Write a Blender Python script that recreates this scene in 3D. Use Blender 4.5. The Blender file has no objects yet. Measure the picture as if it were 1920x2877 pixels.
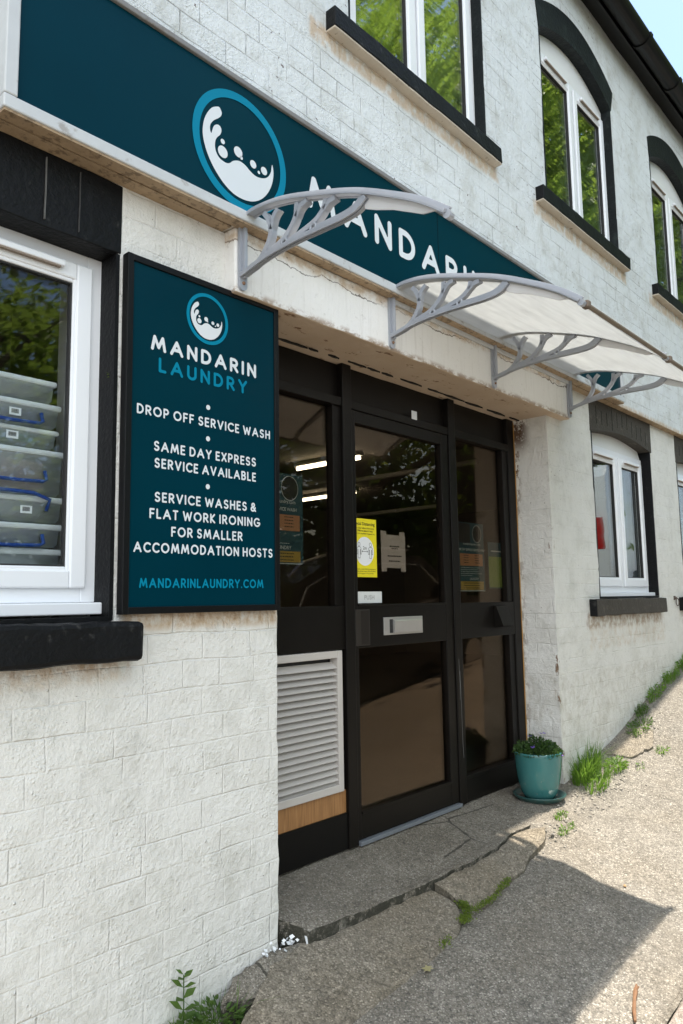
import bpy, bmesh, math, random
import numpy as np
from mathutils import Vector, Matrix, noise
from mathutils.geometry import tessellate_polygon

random.seed(7)
sc = bpy.context.scene
COL = sc.collection
rad = math.radians

# ------------------------------------------------------------------ camera
YAW, PIT, ROL, FPX = 48.31354676, 6.72410575, -0.91775828, 2107.3038
cam_d = bpy.data.cameras.new('camera'); cam = bpy.data.objects.new('camera', cam_d); COL.objects.link(cam)
cam_d.sensor_fit = 'HORIZONTAL'; cam_d.sensor_width = 36.0; cam_d.lens = FPX / 1920 * 36.0
cam_d.clip_start = 0.02; cam_d.clip_end = 2000
_y, _p, _r = rad(YAW), rad(PIT), rad(ROL)
fw = Vector((math.sin(_y)*math.cos(_p), math.cos(_y)*math.cos(_p), math.sin(_p)))
rt = Vector((math.cos(_y), -math.sin(_y), 0)); up = rt.cross(fw)
r2 = rt*math.cos(_r) + up*math.sin(_r); u2 = -rt*math.sin(_r) + up*math.cos(_r)
cam.matrix_world = Matrix(((r2.x, u2.x, -fw.x, 0), (r2.y, u2.y, -fw.y, -1.9), (r2.z, u2.z, -fw.z, 0), (0, 0, 0, 1)))
sc.camera = cam

# ------------------------------------------------------------------ sky, sun, exposure
SUN = Vector((0.438, -0.044, 1.0)).normalized()
elev = math.asin(SUN.z); azim = math.atan2(SUN.x, SUN.y)
W = bpy.data.worlds.new('World'); sc.world = W; W.use_nodes = True
nt = W.node_tree; nt.nodes.clear()
sky = nt.nodes.new('ShaderNodeTexSky'); sky.sky_type = 'NISHITA'; sky.sun_disc = False
sky.sun_elevation = elev; sky.sun_rotation = azim; sky.air_density = 1.0; sky.dust_density = .4; sky.ozone_density = 1.0
bg = nt.nodes.new('ShaderNodeBackground'); bg.inputs['Strength'].default_value = 0.120
wo = nt.nodes.new('ShaderNodeOutputWorld')
# added bright cloud, out of view behind the camera, to lift the shaded facade
def wn(t, **k):
    n = nt.nodes.new(t)
    for a, b in k.items(): setattr(n, a, b)
    return n
tc = wn('ShaderNodeTexCoord'); dp = wn('ShaderNodeVectorMath', operation='DOT_PRODUCT'); dp.inputs[1].default_value = (-.86, -.44, .26)
cn_ = wn('ShaderNodeTexNoise'); cn_.inputs['Scale'].default_value = 2.6; cn_.inputs['Detail'].default_value = 7; cn_.inputs['Roughness'].default_value = .6
mr = wn('ShaderNodeMapRange', interpolation_type='SMOOTHSTEP'); mr.inputs[1].default_value = .05; mr.inputs[2].default_value = .60
ad = wn('ShaderNodeMath', operation='ADD'); mr2 = wn('ShaderNodeMapRange', interpolation_type='SMOOTHSTEP'); mr2.inputs[1].default_value = 1.0; mr2.inputs[2].default_value = 1.22
md = wn('ShaderNodeMath', operation='MULTIPLY_ADD'); md.inputs[1].default_value = .62; md.inputs[2].default_value = .0
cl_ = wn('ShaderNodeBackground'); cl_.inputs['Color'].default_value = (.90, .955, 1.0, 1); cl_.inputs['Strength'].default_value = 1.05
ms = wn('ShaderNodeMixShader')
L = nt.links.new
L(sky.outputs[0], bg.inputs[0]); L(tc.outputs['Generated'], dp.inputs[0]); L(tc.outputs['Generated'], cn_.inputs['Vector']); L(dp.outputs['Value'], mr.inputs[0])
L(mr.outputs[0], md.inputs[0]); L(md.outputs[0], ad.inputs[0]); L(cn_.outputs['Fac'], ad.inputs[1]); L(ad.outputs[0], mr2.inputs[0])
mr2.inputs[1].default_value = .88; mr2.inputs[2].default_value = 1.06
L(mr2.outputs[0], ms.inputs[0]); L(bg.outputs[0], ms.inputs[1]); L(cl_.outputs[0], ms.inputs[2]); L(ms.outputs[0], wo.inputs[0])
sl = bpy.data.lights.new('sun', 'SUN'); sl.energy = 3.9; sl.angle = rad(0.53); sl.color = (1.0, 0.92, 0.80)
so = bpy.data.objects.new('sun', sl); COL.objects.link(so); so.location = (20, -5, 40)
so.rotation_euler = SUN.to_track_quat('Z', 'Y').to_euler()
vs = sc.view_settings; vs.view_transform = 'Standard'; vs.look = 'None'; vs.exposure = 1.38; vs.gamma = 1.0
vs.use_curve_mapping = False
sc.render.engine = 'CYCLES'
sc.cycles.max_bounces = 10; sc.cycles.transparent_max_bounces = 24; sc.cycles.glossy_bounces = 6
sc.cycles.sample_clamp_indirect = 6.0; sc.cycles.caustics_reflective = False; sc.cycles.caustics_refractive = False

# ------------------------------------------------------------------ material helpers
class N:
    def __init__(s, name):
        s.m = bpy.data.materials.new(name); s.m.use_nodes = True
        s.t = s.m.node_tree; s.t.nodes.clear()
        s.out = s.add('ShaderNodeOutputMaterial')
    def add(s, typ, **kw):
        n = s.t.nodes.new(typ)
        for k, v in kw.items(): setattr(n, k, v)
        return n
    def set(s, sock, v):
        if isinstance(v, bpy.types.NodeSocket): s.t.links.new(v, sock)
        elif isinstance(v, (tuple, list)) and len(v) == 3 and sock.type == 'RGBA': sock.default_value = (*v, 1)
        else: sock.default_value = v
    def pos(s): return s.add('ShaderNodeNewGeometry').outputs['Position']
    def obj(s): return s.add('ShaderNodeTexCoord').outputs['Object']
    def mapped(s, v, scale=(1, 1, 1), loc=(0, 0, 0), rot=(0, 0, 0)):
        n = s.add('ShaderNodeMapping'); s.set(n.inputs[0], v); n.inputs['Scale'].default_value = scale
        n.inputs['Location'].default_value = loc; n.inputs['Rotation'].default_value = rot; return n.outputs[0]
    def noise(s, v, scale, detail=3.0, rough=.55, dist=0.0):
        n = s.add('ShaderNodeTexNoise'); s.set(n.inputs['Vector'], v); n.inputs['Scale'].default_value = scale
        n.inputs['Detail'].default_value = detail; n.inputs['Roughness'].default_value = rough
        n.inputs['Distortion'].default_value = dist; return n.outputs['Fac']
    def voro(s, v, scale, out='Distance', feature='F1'):
        n = s.add('ShaderNodeTexVoronoi', feature=feature); s.set(n.inputs['Vector'], v); n.inputs['Scale'].default_value = scale
        return n.outputs[out]
    def math(s, op, a, b=0.0, clamp=False):
        n = s.add('ShaderNodeMath', operation=op, use_clamp=clamp); s.set(n.inputs[0], a); s.set(n.inputs[1], b); return n.outputs[0]
    def ramp(s, f, stops):
        n = s.add('ShaderNodeValToRGB'); s.set(n.inputs[0], f); e = n.color_ramp.elements
        while len(e) < len(stops): e.new(.5)
        for el, (p, c) in zip(e, stops):
            el.position = p; el.color = (*c, 1) if isinstance(c, tuple) else (c, c, c, 1)
        return n.outputs[0]
    def step(s, f, a, b):
        n = s.add('ShaderNodeMapRange'); s.set(n.inputs[0], f); n.inputs[1].default_value = a; n.inputs[2].default_value = b
        n.interpolation_type = 'SMOOTHSTEP'; return n.outputs[0]
    def mix(s, f, a, b, mode='MIX'):
        n = s.add('ShaderNodeMix', data_type='RGBA', blend_type=mode)
        s.set(n.inputs[0], f); s.set(n.inputs[6], a); s.set(n.inputs[7], b); return n.outputs[2]
    def bump(s, h, strength=.5, dist=.01, normal=None):
        n = s.add('ShaderNodeBump'); n.inputs['Strength'].default_value = strength; n.inputs['Distance'].default_value = dist
        s.set(n.inputs['Height'], h)
        if normal: s.set(n.inputs['Normal'], normal)
        return n.outputs[0]
    def pbr(s, col, rough=.6, normal=None, metal=0.0, spec=.5, **kw):
        p = s.add('ShaderNodeBsdfPrincipled'); s.set(p.inputs['Base Color'], col); s.set(p.inputs['Roughness'], rough)
        s.set(p.inputs['Metallic'], metal); s.set(p.inputs['Specular IOR Level'], spec)
        if normal: s.set(p.inputs['Normal'], normal)
        for k, v in kw.items(): s.set(p.inputs[k.replace('_', ' ')], v)
        return p.outputs[0]
    def done(s, sh): s.t.links.new(sh, s.out.inputs['Surface']); return s.m
    def sep(s, v): return s.add('ShaderNodeSeparateXYZ'), v
    def xyz(s, v):
        n = s.add('ShaderNodeSeparateXYZ'); s.set(n.inputs[0], v); return n.outputs
    def comb(s, x, y, z):
        n = s.add('ShaderNodeCombineXYZ'); s.set(n.inputs[0], x); s.set(n.inputs[1], y); s.set(n.inputs[2], z); return n.outputs[0]

def simple(name, col, rough=.5, var=.12, scale=12, bump=.15, bscale=90, bdist=.002, metal=0.0, spec=.5, dirt=None):
    n = N(name); p = n.pos()
    f = n.noise(p, scale, 4)
    c = n.mix(f, tuple(x*(1-var) for x in col), tuple(min(1, x*(1+var)) for x in col))
    if dirt:
        d = n.step(n.noise(p, dirt[1], 6, .65), dirt[2], dirt[2]+.12)
        c = n.mix(n.math('MULTIPLY', d, dirt[3]), c, dirt[0])
    nm = n.bump(n.noise(p, bscale, 3), bump, bdist)
    return n.done(n.pbr(c, rough, nm, metal, spec))

def boxmask(n, xyz, x0, x1, z0, z1, soft=.02):
    a = n.step(xyz[0], x0-soft, x0); b = n.step(xyz[0], x1+soft, x1)
    c = n.step(xyz[2], z0-soft, z0); d = n.step(xyz[2], z1+soft, z1)
    return n.math('MULTIPLY', n.math('MULTIPLY', a, b), n.math('MULTIPLY', c, d))

def brick_mat(name, weather, base, stains=()):
    n = N(name); p = n.pos(); x = n.xyz(p)
    q = n.comb(n.math('ADD', x[0], x[1]), x[2], 0.0)
    wob = n.add('ShaderNodeTexNoise'); n.set(wob.inputs['Vector'], p); wob.inputs['Scale'].default_value = 5.0; wob.inputs['Detail'].default_value = 2
    ws = n.add('ShaderNodeVectorMath', operation='SCALE'); n.set(ws.inputs[0], wob.outputs['Color']); ws.inputs['Scale'].default_value = .018
    wa = n.add('ShaderNodeVectorMath', operation='ADD'); n.set(wa.inputs[0], q); n.set(wa.inputs[1], ws.outputs[0])
    b = n.add('ShaderNodeTexBrick'); n.set(b.inputs['Vector'], wa.outputs[0])
    b.inputs['Scale'].default_value = 1; b.inputs['Brick Width'].default_value = .196; b.inputs['Row Height'].default_value = .0835
    b.inputs['Mortar Size'].default_value = .0042; b.inputs['Mortar Smooth'].default_value = 1.0; b.inputs['Bias'].default_value = 0
    b.offset = .43; b.squash = .72; b.squash_frequency = 3
    b.inputs['Color1'].default_value = (0, 0, 0, 1); b.inputs['Color2'].default_value = (1, 1, 1, 1); b.inputs['Mortar'].default_value = (.5, .5, .5, 1)
    mort = b.outputs['Fac']
    fade = n.step(n.noise(p, 4.2, 4, .6), .40, .66)
    mdepth = n.math('MULTIPLY', mort, n.math('ADD', n.math('MULTIPLY', fade, .85), .30))
    n1 = n.noise(p, 55, 5, .6); n2 = n.noise(p, 14, 4); n3 = n.noise(p, 210, 2)
    blobs = n.step(n.voro(p, 26, 'Distance'), .13, .02)
    keep = n.step(n.noise(p, 9, 2), .52, .60)
    lump = n.math('MULTIPLY', n.step(n.voro(p, 95, 'Distance'), .55, .05), n.step(n.noise(p, 7, 3), .40, .62))
    h = n.math('SUBTRACT', n.math('ADD', n.math('MULTIPLY', n1, .62), n.math('ADD', n.math('MULTIPLY', n2, 1.0), n.math('MULTIPLY', n3, .22))), n.math('MULTIPLY', mdepth, .24 + .14*weather))
    h = n.math('ADD', h, n.math('MULTIPLY', lump, .20))
    h = n.math('ADD', h, n.math('MULTIPLY', b.outputs['Color'], .12))
    h = n.math('ADD', h, n.math('MULTIPLY', n.math('MULTIPLY', blobs, keep), .5))
    nm = n.bump(h, .78, .0095)
    # paint colour, slightly different from brick to brick, with grime that has its own shape
    c = n.mix(n.noise(p, 2.0, 4), tuple(v*.93 for v in base), base)
    g = n.step(n.noise(p, 5.5, 8, .72), .44, .74)
    c = n.mix(n.math('MULTIPLY', g, .38*weather+.22), c, (.40, .395, .345))
    g3 = n.step(n.noise(p, 19, 6, .75), .50, .72); c = n.mix(n.math('MULTIPLY', n.math('MULTIPLY', g3, n.step(n.noise(p, 1.6, 3), .40, .62)), .42), c, (.36, .365, .33))
    g2 = n.step(n.noise(n.mapped(p, (9, 9, 1.3)), 2.6, 7, .7), .55, .80)
    c = n.mix(n.math('MULTIPLY', g2, .33*weather), c, (.34, .345, .33))
    # dirty joints
    jm = n.math('MULTIPLY', n.math('MULTIPLY', mort, n.step(n.noise(p, 4.5, 5, .7), .44, .66)), .95*weather*weather-.26)
    c = n.mix(jm, c, (.14, .135, .125))
    # flecks where the paint has gone
    fl = n.math('MULTIPLY', n.step(n.noise(p, 46, 3, .6), .730-.03*weather*2, .755-.03*weather*2), n.step(n.noise(p, 3.1, 2), .44, .56))
    c = n.mix(n.math('MULTIPLY', fl, .85), c, (.09, .055, .04))
    for (x0, x1, z0, z1, colr, amt, lo) in stains:
        mk = boxmask(n, x, x0, x1, z0, z1, .03)
        s = n.step(n.noise(n.mapped(p, (14, 14, 9)), 1.6, 7, .72), lo, lo+.28)
        c = n.mix(n.math('MULTIPLY', n.math('MULTIPLY', mk, s), amt), c, colr)
    if weather < .9:
        near = n.math('MULTIPLY', n.step(x[0], 3.868, 3.874), n.step(x[0], 3.925, 3.915))
        outer = n.math('MULTIPLY', near, n.math('MULTIPLY', n.step(x[1], .035, .008), n.step(n.noise(n.mapped(p, (10, 10, 5)), 2.2, 6, .7), .55, .58)))
        zone = n.math('MAXIMUM', n.math('MULTIPLY', n.step(x[2], -.62, -.58), n.step(x[2], -.28, -.34)), n.math('MULTIPLY', n.step(n.noise(p, 6, 2), .55, .62), .9))
        c = n.mix(n.math('MULTIPLY', outer, zone), c, n.mix(n.noise(p, 60, 3), (.10, .065, .045), (.30, .20, .13)))
        inner = n.math('MULTIPLY', near, n.math('MULTIPLY', n.step(x[1], .165, .198), n.step(n.noise(n.mapped(p, (12, 12, 7)), 1.9, 6, .72), .50, .55)))
        topz = n.math('ADD', n.math('MULTIPLY', n.step(x[2], .45, .92), .9), .45, True)
        c = n.mix(n.math('MULTIPLY', inner, topz), c, n.mix(n.noise(p, 50, 3), (.06, .035, .02), (.24, .14, .07)))
        top2 = n.math('MULTIPLY', near, n.math('MULTIPLY', n.step(x[2], .80, .93), n.math('MULTIPLY', n.step(x[1], .09, .17), n.step(n.noise(p, 13, 6, .7), .42, .50))))
        c = n.mix(top2, c, (.11, .065, .04))
    return n.done(n.pbr(c, .62, nm, spec=.35))

BROWN = (.23, .135, .075); TAN = (.50, .37, .24); SOOT = (.05, .042, .035)
M_low = brick_mat('white_painted_brick', .55, (.74, .735, .70), (
    (-1.0, 1.20, -.172, -.155, BROWN, .75, .40), (-1.0, 1.2, -.20, -.15, TAN, .50, .36),
    (1.20, 1.78, -.062, -.03, TAN, .85, .30), (1.20, 1.78, -.050, -.03, BROWN, .8, .46),
    (4.30, 5.55, -.175, -.115, BROWN, .9, .40), (4.34, 5.6, -.30, -.12, TAN, .45, .40),
    (3.9, 9.0, -1.2, -.45, (.40, .37, .30), .55, .42), (0.4, 1.8, -1.3, -.8, (.33, .33, .27), .5, .50)))
M_up = brick_mat('weathered_sky_tinted_brick', 1.0, (.70, .735, .745), (  # weathered white paint; its bluish base has the skylight tint put into the colour
    (1.95, 3.36, 2.20, 2.26, TAN, .8, .30), (3.78, 5.12, 2.19, 2.25, TAN, .8, .30), (5.6, 7.0, 2.19, 2.25, TAN, .8, .30),
    (-1, 9, 1.2, 1.262, TAN, .8, .30), (-1, 9, 1.755, 1.80, (.2, .17, .13), .5, .45)))

def render_mat():
    n = N('stained_render'); p = n.pos(); x = n.xyz(p)
    h = n.math('ADD', n.math('MULTIPLY', n.noise(p, 60, 5, .6), .6), n.math('MULTIPLY', n.noise(p, 9, 3), .9))
    c = n.mix(n.noise(p, 3, 4), (.74, .735, .71), (.80, .795, .775))
    st = n.step(n.noise(n.mapped(p, (26, 26, 1.7)), 1.5, 7, .72), .50, .80)
    c = n.mix(n.math('MULTIPLY', st, .42), c, (.36, .335, .29))
    g = n.step(n.noise(p, 30, 6, .7), .60, .74); c = n.mix(n.math('MULTIPLY', g, .35), c, (.22, .2, .17))
    top = boxmask(n, x, 1.5, 4.2, 1.228, 1.30, .03)
    rag = n.math('MULTIPLY', n.step(x[2], 1.062, 1.034), n.step(n.noise(n.mapped(p, (9, 9, 16)), 1.6, 7, .72), .42, .56))
    c = n.mix(n.math('MULTIPLY', rag, .8), c, (.27, .18, .11))
    cz = n.math('ADD', n.math('SUBTRACT', x[2], 1.212), n.math('MULTIPLY', n.math('SUBTRACT', n.noise(p, 6, 5, .65), .5), .10))
    ck = n.math('MULTIPLY', n.step(n.math('ABSOLUTE', cz), .0035, .0012), n.step(n.noise(p, 2.3, 2), .42, .5))
    c = n.mix(n.math('MULTIPLY', ck, .85), c, (.05, .04, .03))
    c = n.mix(n.math('MULTIPLY', n.math('MULTIPLY', top, n.step(n.noise(p, 16, 6, .7), .36, .62)), .8), c, TAN)
    c = n.mix(n.math('MULTIPLY', n.math('MULTIPLY', top, n.step(n.noise(p, 22, 6, .7), .60, .70)), .9), c, SOOT)
    # flaking soffit: bare brown mortar and rust on the faces that look down
    geo = n.add('ShaderNodeNewGeometry'); nz = n.xyz(geo.outputs['Normal'])[2]
    down = n.step(nz, -.5, -.8)
    s2 = n.mix(n.noise(p, 7, 5), (.50, .37, .26), (.60, .50, .40))
    s2 = n.mix(n.math('MULTIPLY', n.step(n.noise(n.mapped(p, (1, 2.4, 1)), 9, 6, .66), .60, .67), .9), s2, (.17, .085, .04))
    s2 = n.mix(n.math('MULTIPLY', n.step(n.noise(p, 20, 6, .7), .66, .71), .9), s2, (.20, .07, .02))
    s2 = n.mix(n.math('MULTIPLY', n.step(n.noise(p, 12, 6, .7), .40, .20), .7), s2, (.66, .62, .55))
    c = n.mix(down, c, s2)
    return n.done(n.pbr(c, .75, n.bump(h, .7, .008), spec=.3))
M_render = render_mat()
M_ledge = simple('weathered_ledge', (.36, .265, .170), .8, .25, 9, .6, 50, .008, dirt=((.13, .090, .055), 38, .50, .7))
M_sillun = simple('sill_underside', (.50, .44, .36), .8, .15, 12, .6, 60, .006, dirt=((.10, .07, .05), 24, .60, .9))
M_black = simple('black_masonry_paint', (.0050, .0054, .0062), .55, .25, 8, .6, 70, .005, spec=.18, dirt=((.040, .040, .039), 18, .60, .8))
M_blackworn = simple('worn_black_paint', (.060, .054, .046), .7, .2, 8, .7, 60, .007, spec=.2, dirt=((.11, .098, .082), 20, .56, .8))
M_arch = simple('faded_black_brick_paint', (.0085, .0115, .0125), .6, .3, 6, .7, 50, .006, spec=.2, dirt=((.022, .030, .029), 12, .55, .8))
M_upvc = simple('white_window_plastic', (.80, .82, .85), .28, .03, 4, .06, 60, .001, dirt=((.45, .43, .38), 9, .68, .5))
M_upvc2 = simple('cream_infill_board', (.76, .77, .77), .35, .03, 5, .06, 60, .001, dirt=((.5, .46, .38), 7, .64, .5))
M_frame = simple('dark_bronze_aluminium', (.0058, .0047, .0039), .42, .3, 14, .12, 160, .001, spec=.20, dirt=((.03, .025, .02), 26, .68, .6))
M_alu = simple('dull_aluminium_trim', (.52, .54, .55), .45, .1, 14, .15, 120, .001, dirt=((.28, .25, .22), 16, .58, .7))
M_alutop = simple('dirty_aluminium_trim', (.20, .198, .195), .6, .18, 14, .25, 90, .002, dirt=((.16, .14, .12), 14, .55, .8))
M_steel = simple('brushed_letterbox_metal', (.62, .60, .58), .35, .06, 30, .06, 120, .001, metal=.7)
M_louvre = simple('grey_louvre_paint', (.50, .47, .44), .45, .06, 10, .1, 100, .001, dirt=((.25, .22, .19), 20, .63, .5))
M_teal = simple('teal_sign_panel', (.0002, .0275, .0430), .28, .20, 1.6, .03, 30, .001, spec=.07)
M_cyan = simple('cyan_vinyl', (.001, .20, .325), .42, .04, 6, .03, 60, .0005, spec=.12)
M_vinyl = simple('white_vinyl', (.66, .70, .73), .4, .03, 8, .03, 60, .0005)
M_signblk = simple('black_sign_frame', (.0045, .0048, .0055), .45, .2, 20, .12, 120, .001, spec=.2, dirt=((.10, .085, .07), 30, .68, .8))
M_plinth = simple('black_gloss_plinth', (.0035, .0035, .0035), .4, .2, 15, .15, 80, .002, spec=.2)
M_gutter = simple('black_gutter_plastic', (.004, .004, .004), .38, .2, 10, .1, 40, .002, spec=.25)
M_slate = simple('roof_slate', (.06, .065, .07), .7, .2, 6, .5, 30, .01)
M_pot = None
M_dark = simple('dark_rubber', (.02, .02, .02), .6)
M_ceil = simple('shop_ceiling', (.30, .27, .23), .9, .1, 5, .2, 40, .003)
M_room = simple('shop_wall_paint', (.16, .14, .12), .9, .15, 3, .1, 40, .003)
M_roomfloor = simple('shop_floor', (.08, .07, .06), .6, .15, 3)
M_plaster = simple('reveal_plaster', (.42, .40, .37), .8, .08, 4)
M_wood_base = None

def wood():
    n = N('varnished_wood_panel'); p = n.pos()
    g = n.noise(n.mapped(p, (38, 38, 2.2)), 3.0, 5, .6, .4)
    c = n.ramp(g, [(.25, (.20, .095, .035)), (.55, (.34, .17, .065)), (.8, (.42, .23, .10))])
    return n.done(n.pbr(c, .42, n.bump(g, .2, .001)))
M_wood = wood()

def glass(name, ior=1.55, tint=(1, 1, 1), wave=0.0, wscale=4.0, refl=(1, 1, 1)):
    n = N(name)
    fr = n.add('ShaderNodeFresnel'); bf = n.add('ShaderNodeNewGeometry').outputs['Backfacing']
    n.set(fr.inputs['IOR'], n.math('ADD', ior, n.math('MULTIPLY', bf, 1/ior-ior)))
    tr = n.add('ShaderNodeBsdfTransparent'); n.set(tr.inputs[0], tint)
    gl = n.add('ShaderNodeBsdfGlossy'); gl.inputs['Roughness'].default_value = 0.0; n.set(gl.inputs['Color'], refl)
    if wave:
        p = n.pos()
        nm = n.bump(n.noise(n.mapped(p, (.6, .6, 3.0)), wscale, 2), wave, .01)
        n.set(gl.inputs['Normal'], nm); n.set(fr.inputs['Normal'], nm)
    mx = n.add('ShaderNodeMixShader'); n.set(mx.inputs[0], fr.outputs[0])
    n.t.links.new(tr.outputs[0], mx.inputs[1]); n.t.links.new(gl.outputs[0], mx.inputs[2])
    return n.done(mx.outputs[0])
M_glass = glass('clear_shop_glass', 1.42, (.82, .80, .76), refl=(.80, .62, .47))
M_sglass = glass('street_double_glazing', 2.3, (.80, .83, .82), .06, 3.0)
M_dglass = glass('double_glazing', 2.1, (.80, .83, .82), .20, 3.0)
M_lglass = glass('clear_double_glazing', 1.33, (.97, .98, .98))

def sheet_mat():
    n = N('milky_polycarbonate'); p = n.pos()
    s = n.noise(n.mapped(p, (2.2, 14, 14)), 2.0, 5, .6)
    c = n.ramp(s, [(.3, (.50, .515, .525)), (.62, (.60, .615, .62))])
    tl = n.add('ShaderNodeBsdfTranslucent'); n.set(tl.inputs[0], c)
    pb = n.pbr((.80, .80, .79), .25)
    m1 = n.add('ShaderNodeMixShader'); m1.inputs[0].default_value = .60
    n.t.links.new(pb, m1.inputs[1]); n.t.links.new(tl.outputs[0], m1.inputs[2])
    tp = n.add('ShaderNodeBsdfTransparent'); tp.inputs[0].default_value = (.95, .94, .90, 1)
    m2 = n.add('ShaderNodeMixShader'); m2.inputs[0].default_value = .06
    n.t.links.new(m1.outputs[0], m2.inputs[1]); n.t.links.new(tp.outputs[0], m2.inputs[2])
    return n.done(m2.outputs[0])
M_sheet = sheet_mat()
def bracket_mat():
    n = N('silver_grey_bracket_plastic'); p = n.pos()
    c = n.mix(n.noise(p, 30, 3), (.37, .40, .455), (.45, .48, .535))
    pb = n.pbr(c, .20, n.bump(n.noise(p, 140, 2), .06, .001), spec=.9)
    tl = n.add('ShaderNodeBsdfTranslucent'); n.set(tl.inputs[0], (.8, .8, .82))
    m = n.add('ShaderNodeMixShader'); m.inputs[0].default_value = .30
    n.t.links.new(pb, m.inputs[1]); n.t.links.new(tl.outputs[0], m.inputs[2])
    return n.done(m.outputs[0])
M_brk = bracket_mat()
def web_mat():
    n = N('white_bracket_web')
    pb = n.pbr((.80, .80, .81), .4)
    tl = n.add('ShaderNodeBsdfTranslucent'); n.set(tl.inputs[0], (.92, .92, .92))
    m = n.add('ShaderNodeMixShader'); m.inputs[0].default_value = .5
    n.t.links.new(pb, m.inputs[1]); n.t.links.new(tl.outputs[0], m.inputs[2])
    return n.done(m.outputs[0])
M_web = web_mat()

def aggregate(name, dark, mid, light, scale, patch, rough=.85, crack=0.0, sidedirt=.9):
    n = N(name); p = n.pos()
    v = n.add('ShaderNodeTexVoronoi'); n.set(v.inputs['Vector'], p); v.inputs['Scale'].default_value = scale
    rnd = n.xyz(v.outputs['Color'])[0]
    c = n.ramp(rnd, [(0.0, dark), (.45, mid), (.80, mid), (.97, light)])
    v2 = n.add('ShaderNodeTexVoronoi'); n.set(v2.inputs['Vector'], p); v2.inputs['Scale'].default_value = scale*.42
    big = n.step(n.xyz(v2.outputs['Color'])[1], .86, .90)
    c = n.mix(n.math('MULTIPLY', big, .28), c, light)
    gap = n.step(v.outputs['Distance'], .42, .75)
    c = n.mix(n.math('MULTIPLY', gap, .40), c, tuple(x*.35 for x in mid))
    vr = n.add('ShaderNodeTexVoronoi'); n.set(vr.inputs['Vector'], p); vr.inputs['Scale'].default_value = scale*.36
    c = n.mix(.55, c, n.ramp(n.xyz(vr.outputs['Color'])[2], [(0, .66), (.5, .98), (1, 1.18)]), 'MULTIPLY')
    wide = n.step(n.noise(p, .85, 5, .6), .40, .66); c = n.mix(n.math('MULTIPLY', wide, .40), c, tuple(x*.62 for x in mid))
    pt = n.step(n.noise(p, 2.4, 7, .66), .38, .68)
    c = n.mix(n.math('MULTIPLY', pt, .6), c, patch, 'MULTIPLY')
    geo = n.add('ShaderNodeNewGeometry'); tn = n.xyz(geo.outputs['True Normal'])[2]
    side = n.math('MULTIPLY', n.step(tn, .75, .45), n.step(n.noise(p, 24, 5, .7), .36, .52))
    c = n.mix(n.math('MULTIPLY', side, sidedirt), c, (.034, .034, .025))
    st = n.step(n.noise(p, 6.5, 7, .7), .56, .74); c = n.mix(n.math('MULTIPLY', st, .38), c, tuple(x*.45 for x in mid))
    st2 = n.step(n.noise(p, 8.5, 7, .72), .60, .74); c = n.mix(n.math('MULTIPLY', st2, .30), c, light)
    if crack:
        ce = n.voro(n.mapped(p, (1, 1, .2)), crack, 'Distance', 'DISTANCE_TO_EDGE')
        cw = n.math('ADD', ce, n.math('MULTIPLY', n.math('SUBTRACT', n.noise(p, 30, 4), .5), .03))
        c = n.mix(n.math('MULTIPLY', n.step(cw, .010, .004), n.math('MULTIPLY', n.step(n.noise(p, 2.2, 2), .50, .56), .8)), c, (.04, .037, .03))
    fine = n.noise(p, 9, 6, .7)
    c = n.mix(.5, c, n.ramp(fine, [(.25, .62), (.75, 1.25)]), 'MULTIPLY')
    h = n.math('ADD', n.math('MULTIPLY', v.outputs['Distance'], -.55), n.math('ADD', n.math('MULTIPLY', rnd, .3), n.math('MULTIPLY', n.noise(p, 22, 4), .6)))
    return n.done(n.pbr(c, rough, n.bump(h, .8, .006), spec=.25))
M_road = aggregate('worn_chip_asphalt', (.135, .126, .110), (.265, .240, .204), (.47, .435, .38), 185, (.84, .80, .74))
M_conc = aggregate('brown_exposed_concrete', (.145, .125, .098), (.262, .230, .183), (.42, .37, .30), 170, (.80, .74, .64), sidedirt=.5)
M_step = aggregate('grey_step_concrete', (.125, .113, .095), (.245, .220, .182), (.42, .39, .34), 200, (.66, .62, .57), crack=1.7)

def leaf_mat(name, c1, c2, trans=.45, rough=.5):
    n = N(name); p = n.obj()
    i = n.add('ShaderNodeNewGeometry').outputs['Random Per Island']
    c = n.mix(i, c1, c2)
    pb = n.pbr(c, rough, spec=.4)
    tl = n.add('ShaderNodeBsdfTranslucent'); n.set(tl.inputs[0], n.mix(.5, c, tuple(min(1, x*1.8) for x in c2)))
    m = n.add('ShaderNodeMixShader'); m.inputs[0].default_value = trans
    n.t.links.new(pb, m.inputs[1]); n.t.links.new(tl.outputs[0], m.inputs[2])
    return n.done(m.outputs[0])
M_tree = leaf_mat('tree_leaves', (.10, .165, .020), (.23, .32, .045), .55)
M_grass = leaf_mat('grass_blades', (.050, .145, .012), (.17, .28, .040))
M_weed = leaf_mat('weed_leaves', (.040, .095, .016), (.11, .185, .035))
M_moss = leaf_mat('moss_cushion', (.06, .10, .012), (.15, .21, .02), .2, .8)
M_potleaf = leaf_mat('pot_plant_leaves', (.022, .055, .014), (.06, .12, .025), .3)
M_petal = leaf_mat('purple_petals', (.16, .08, .50), (.28, .16, .66), .3)
M_bark = simple('tree_bark', (.07, .055, .04), .9, .3, 8, .8, 30, .02)

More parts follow.
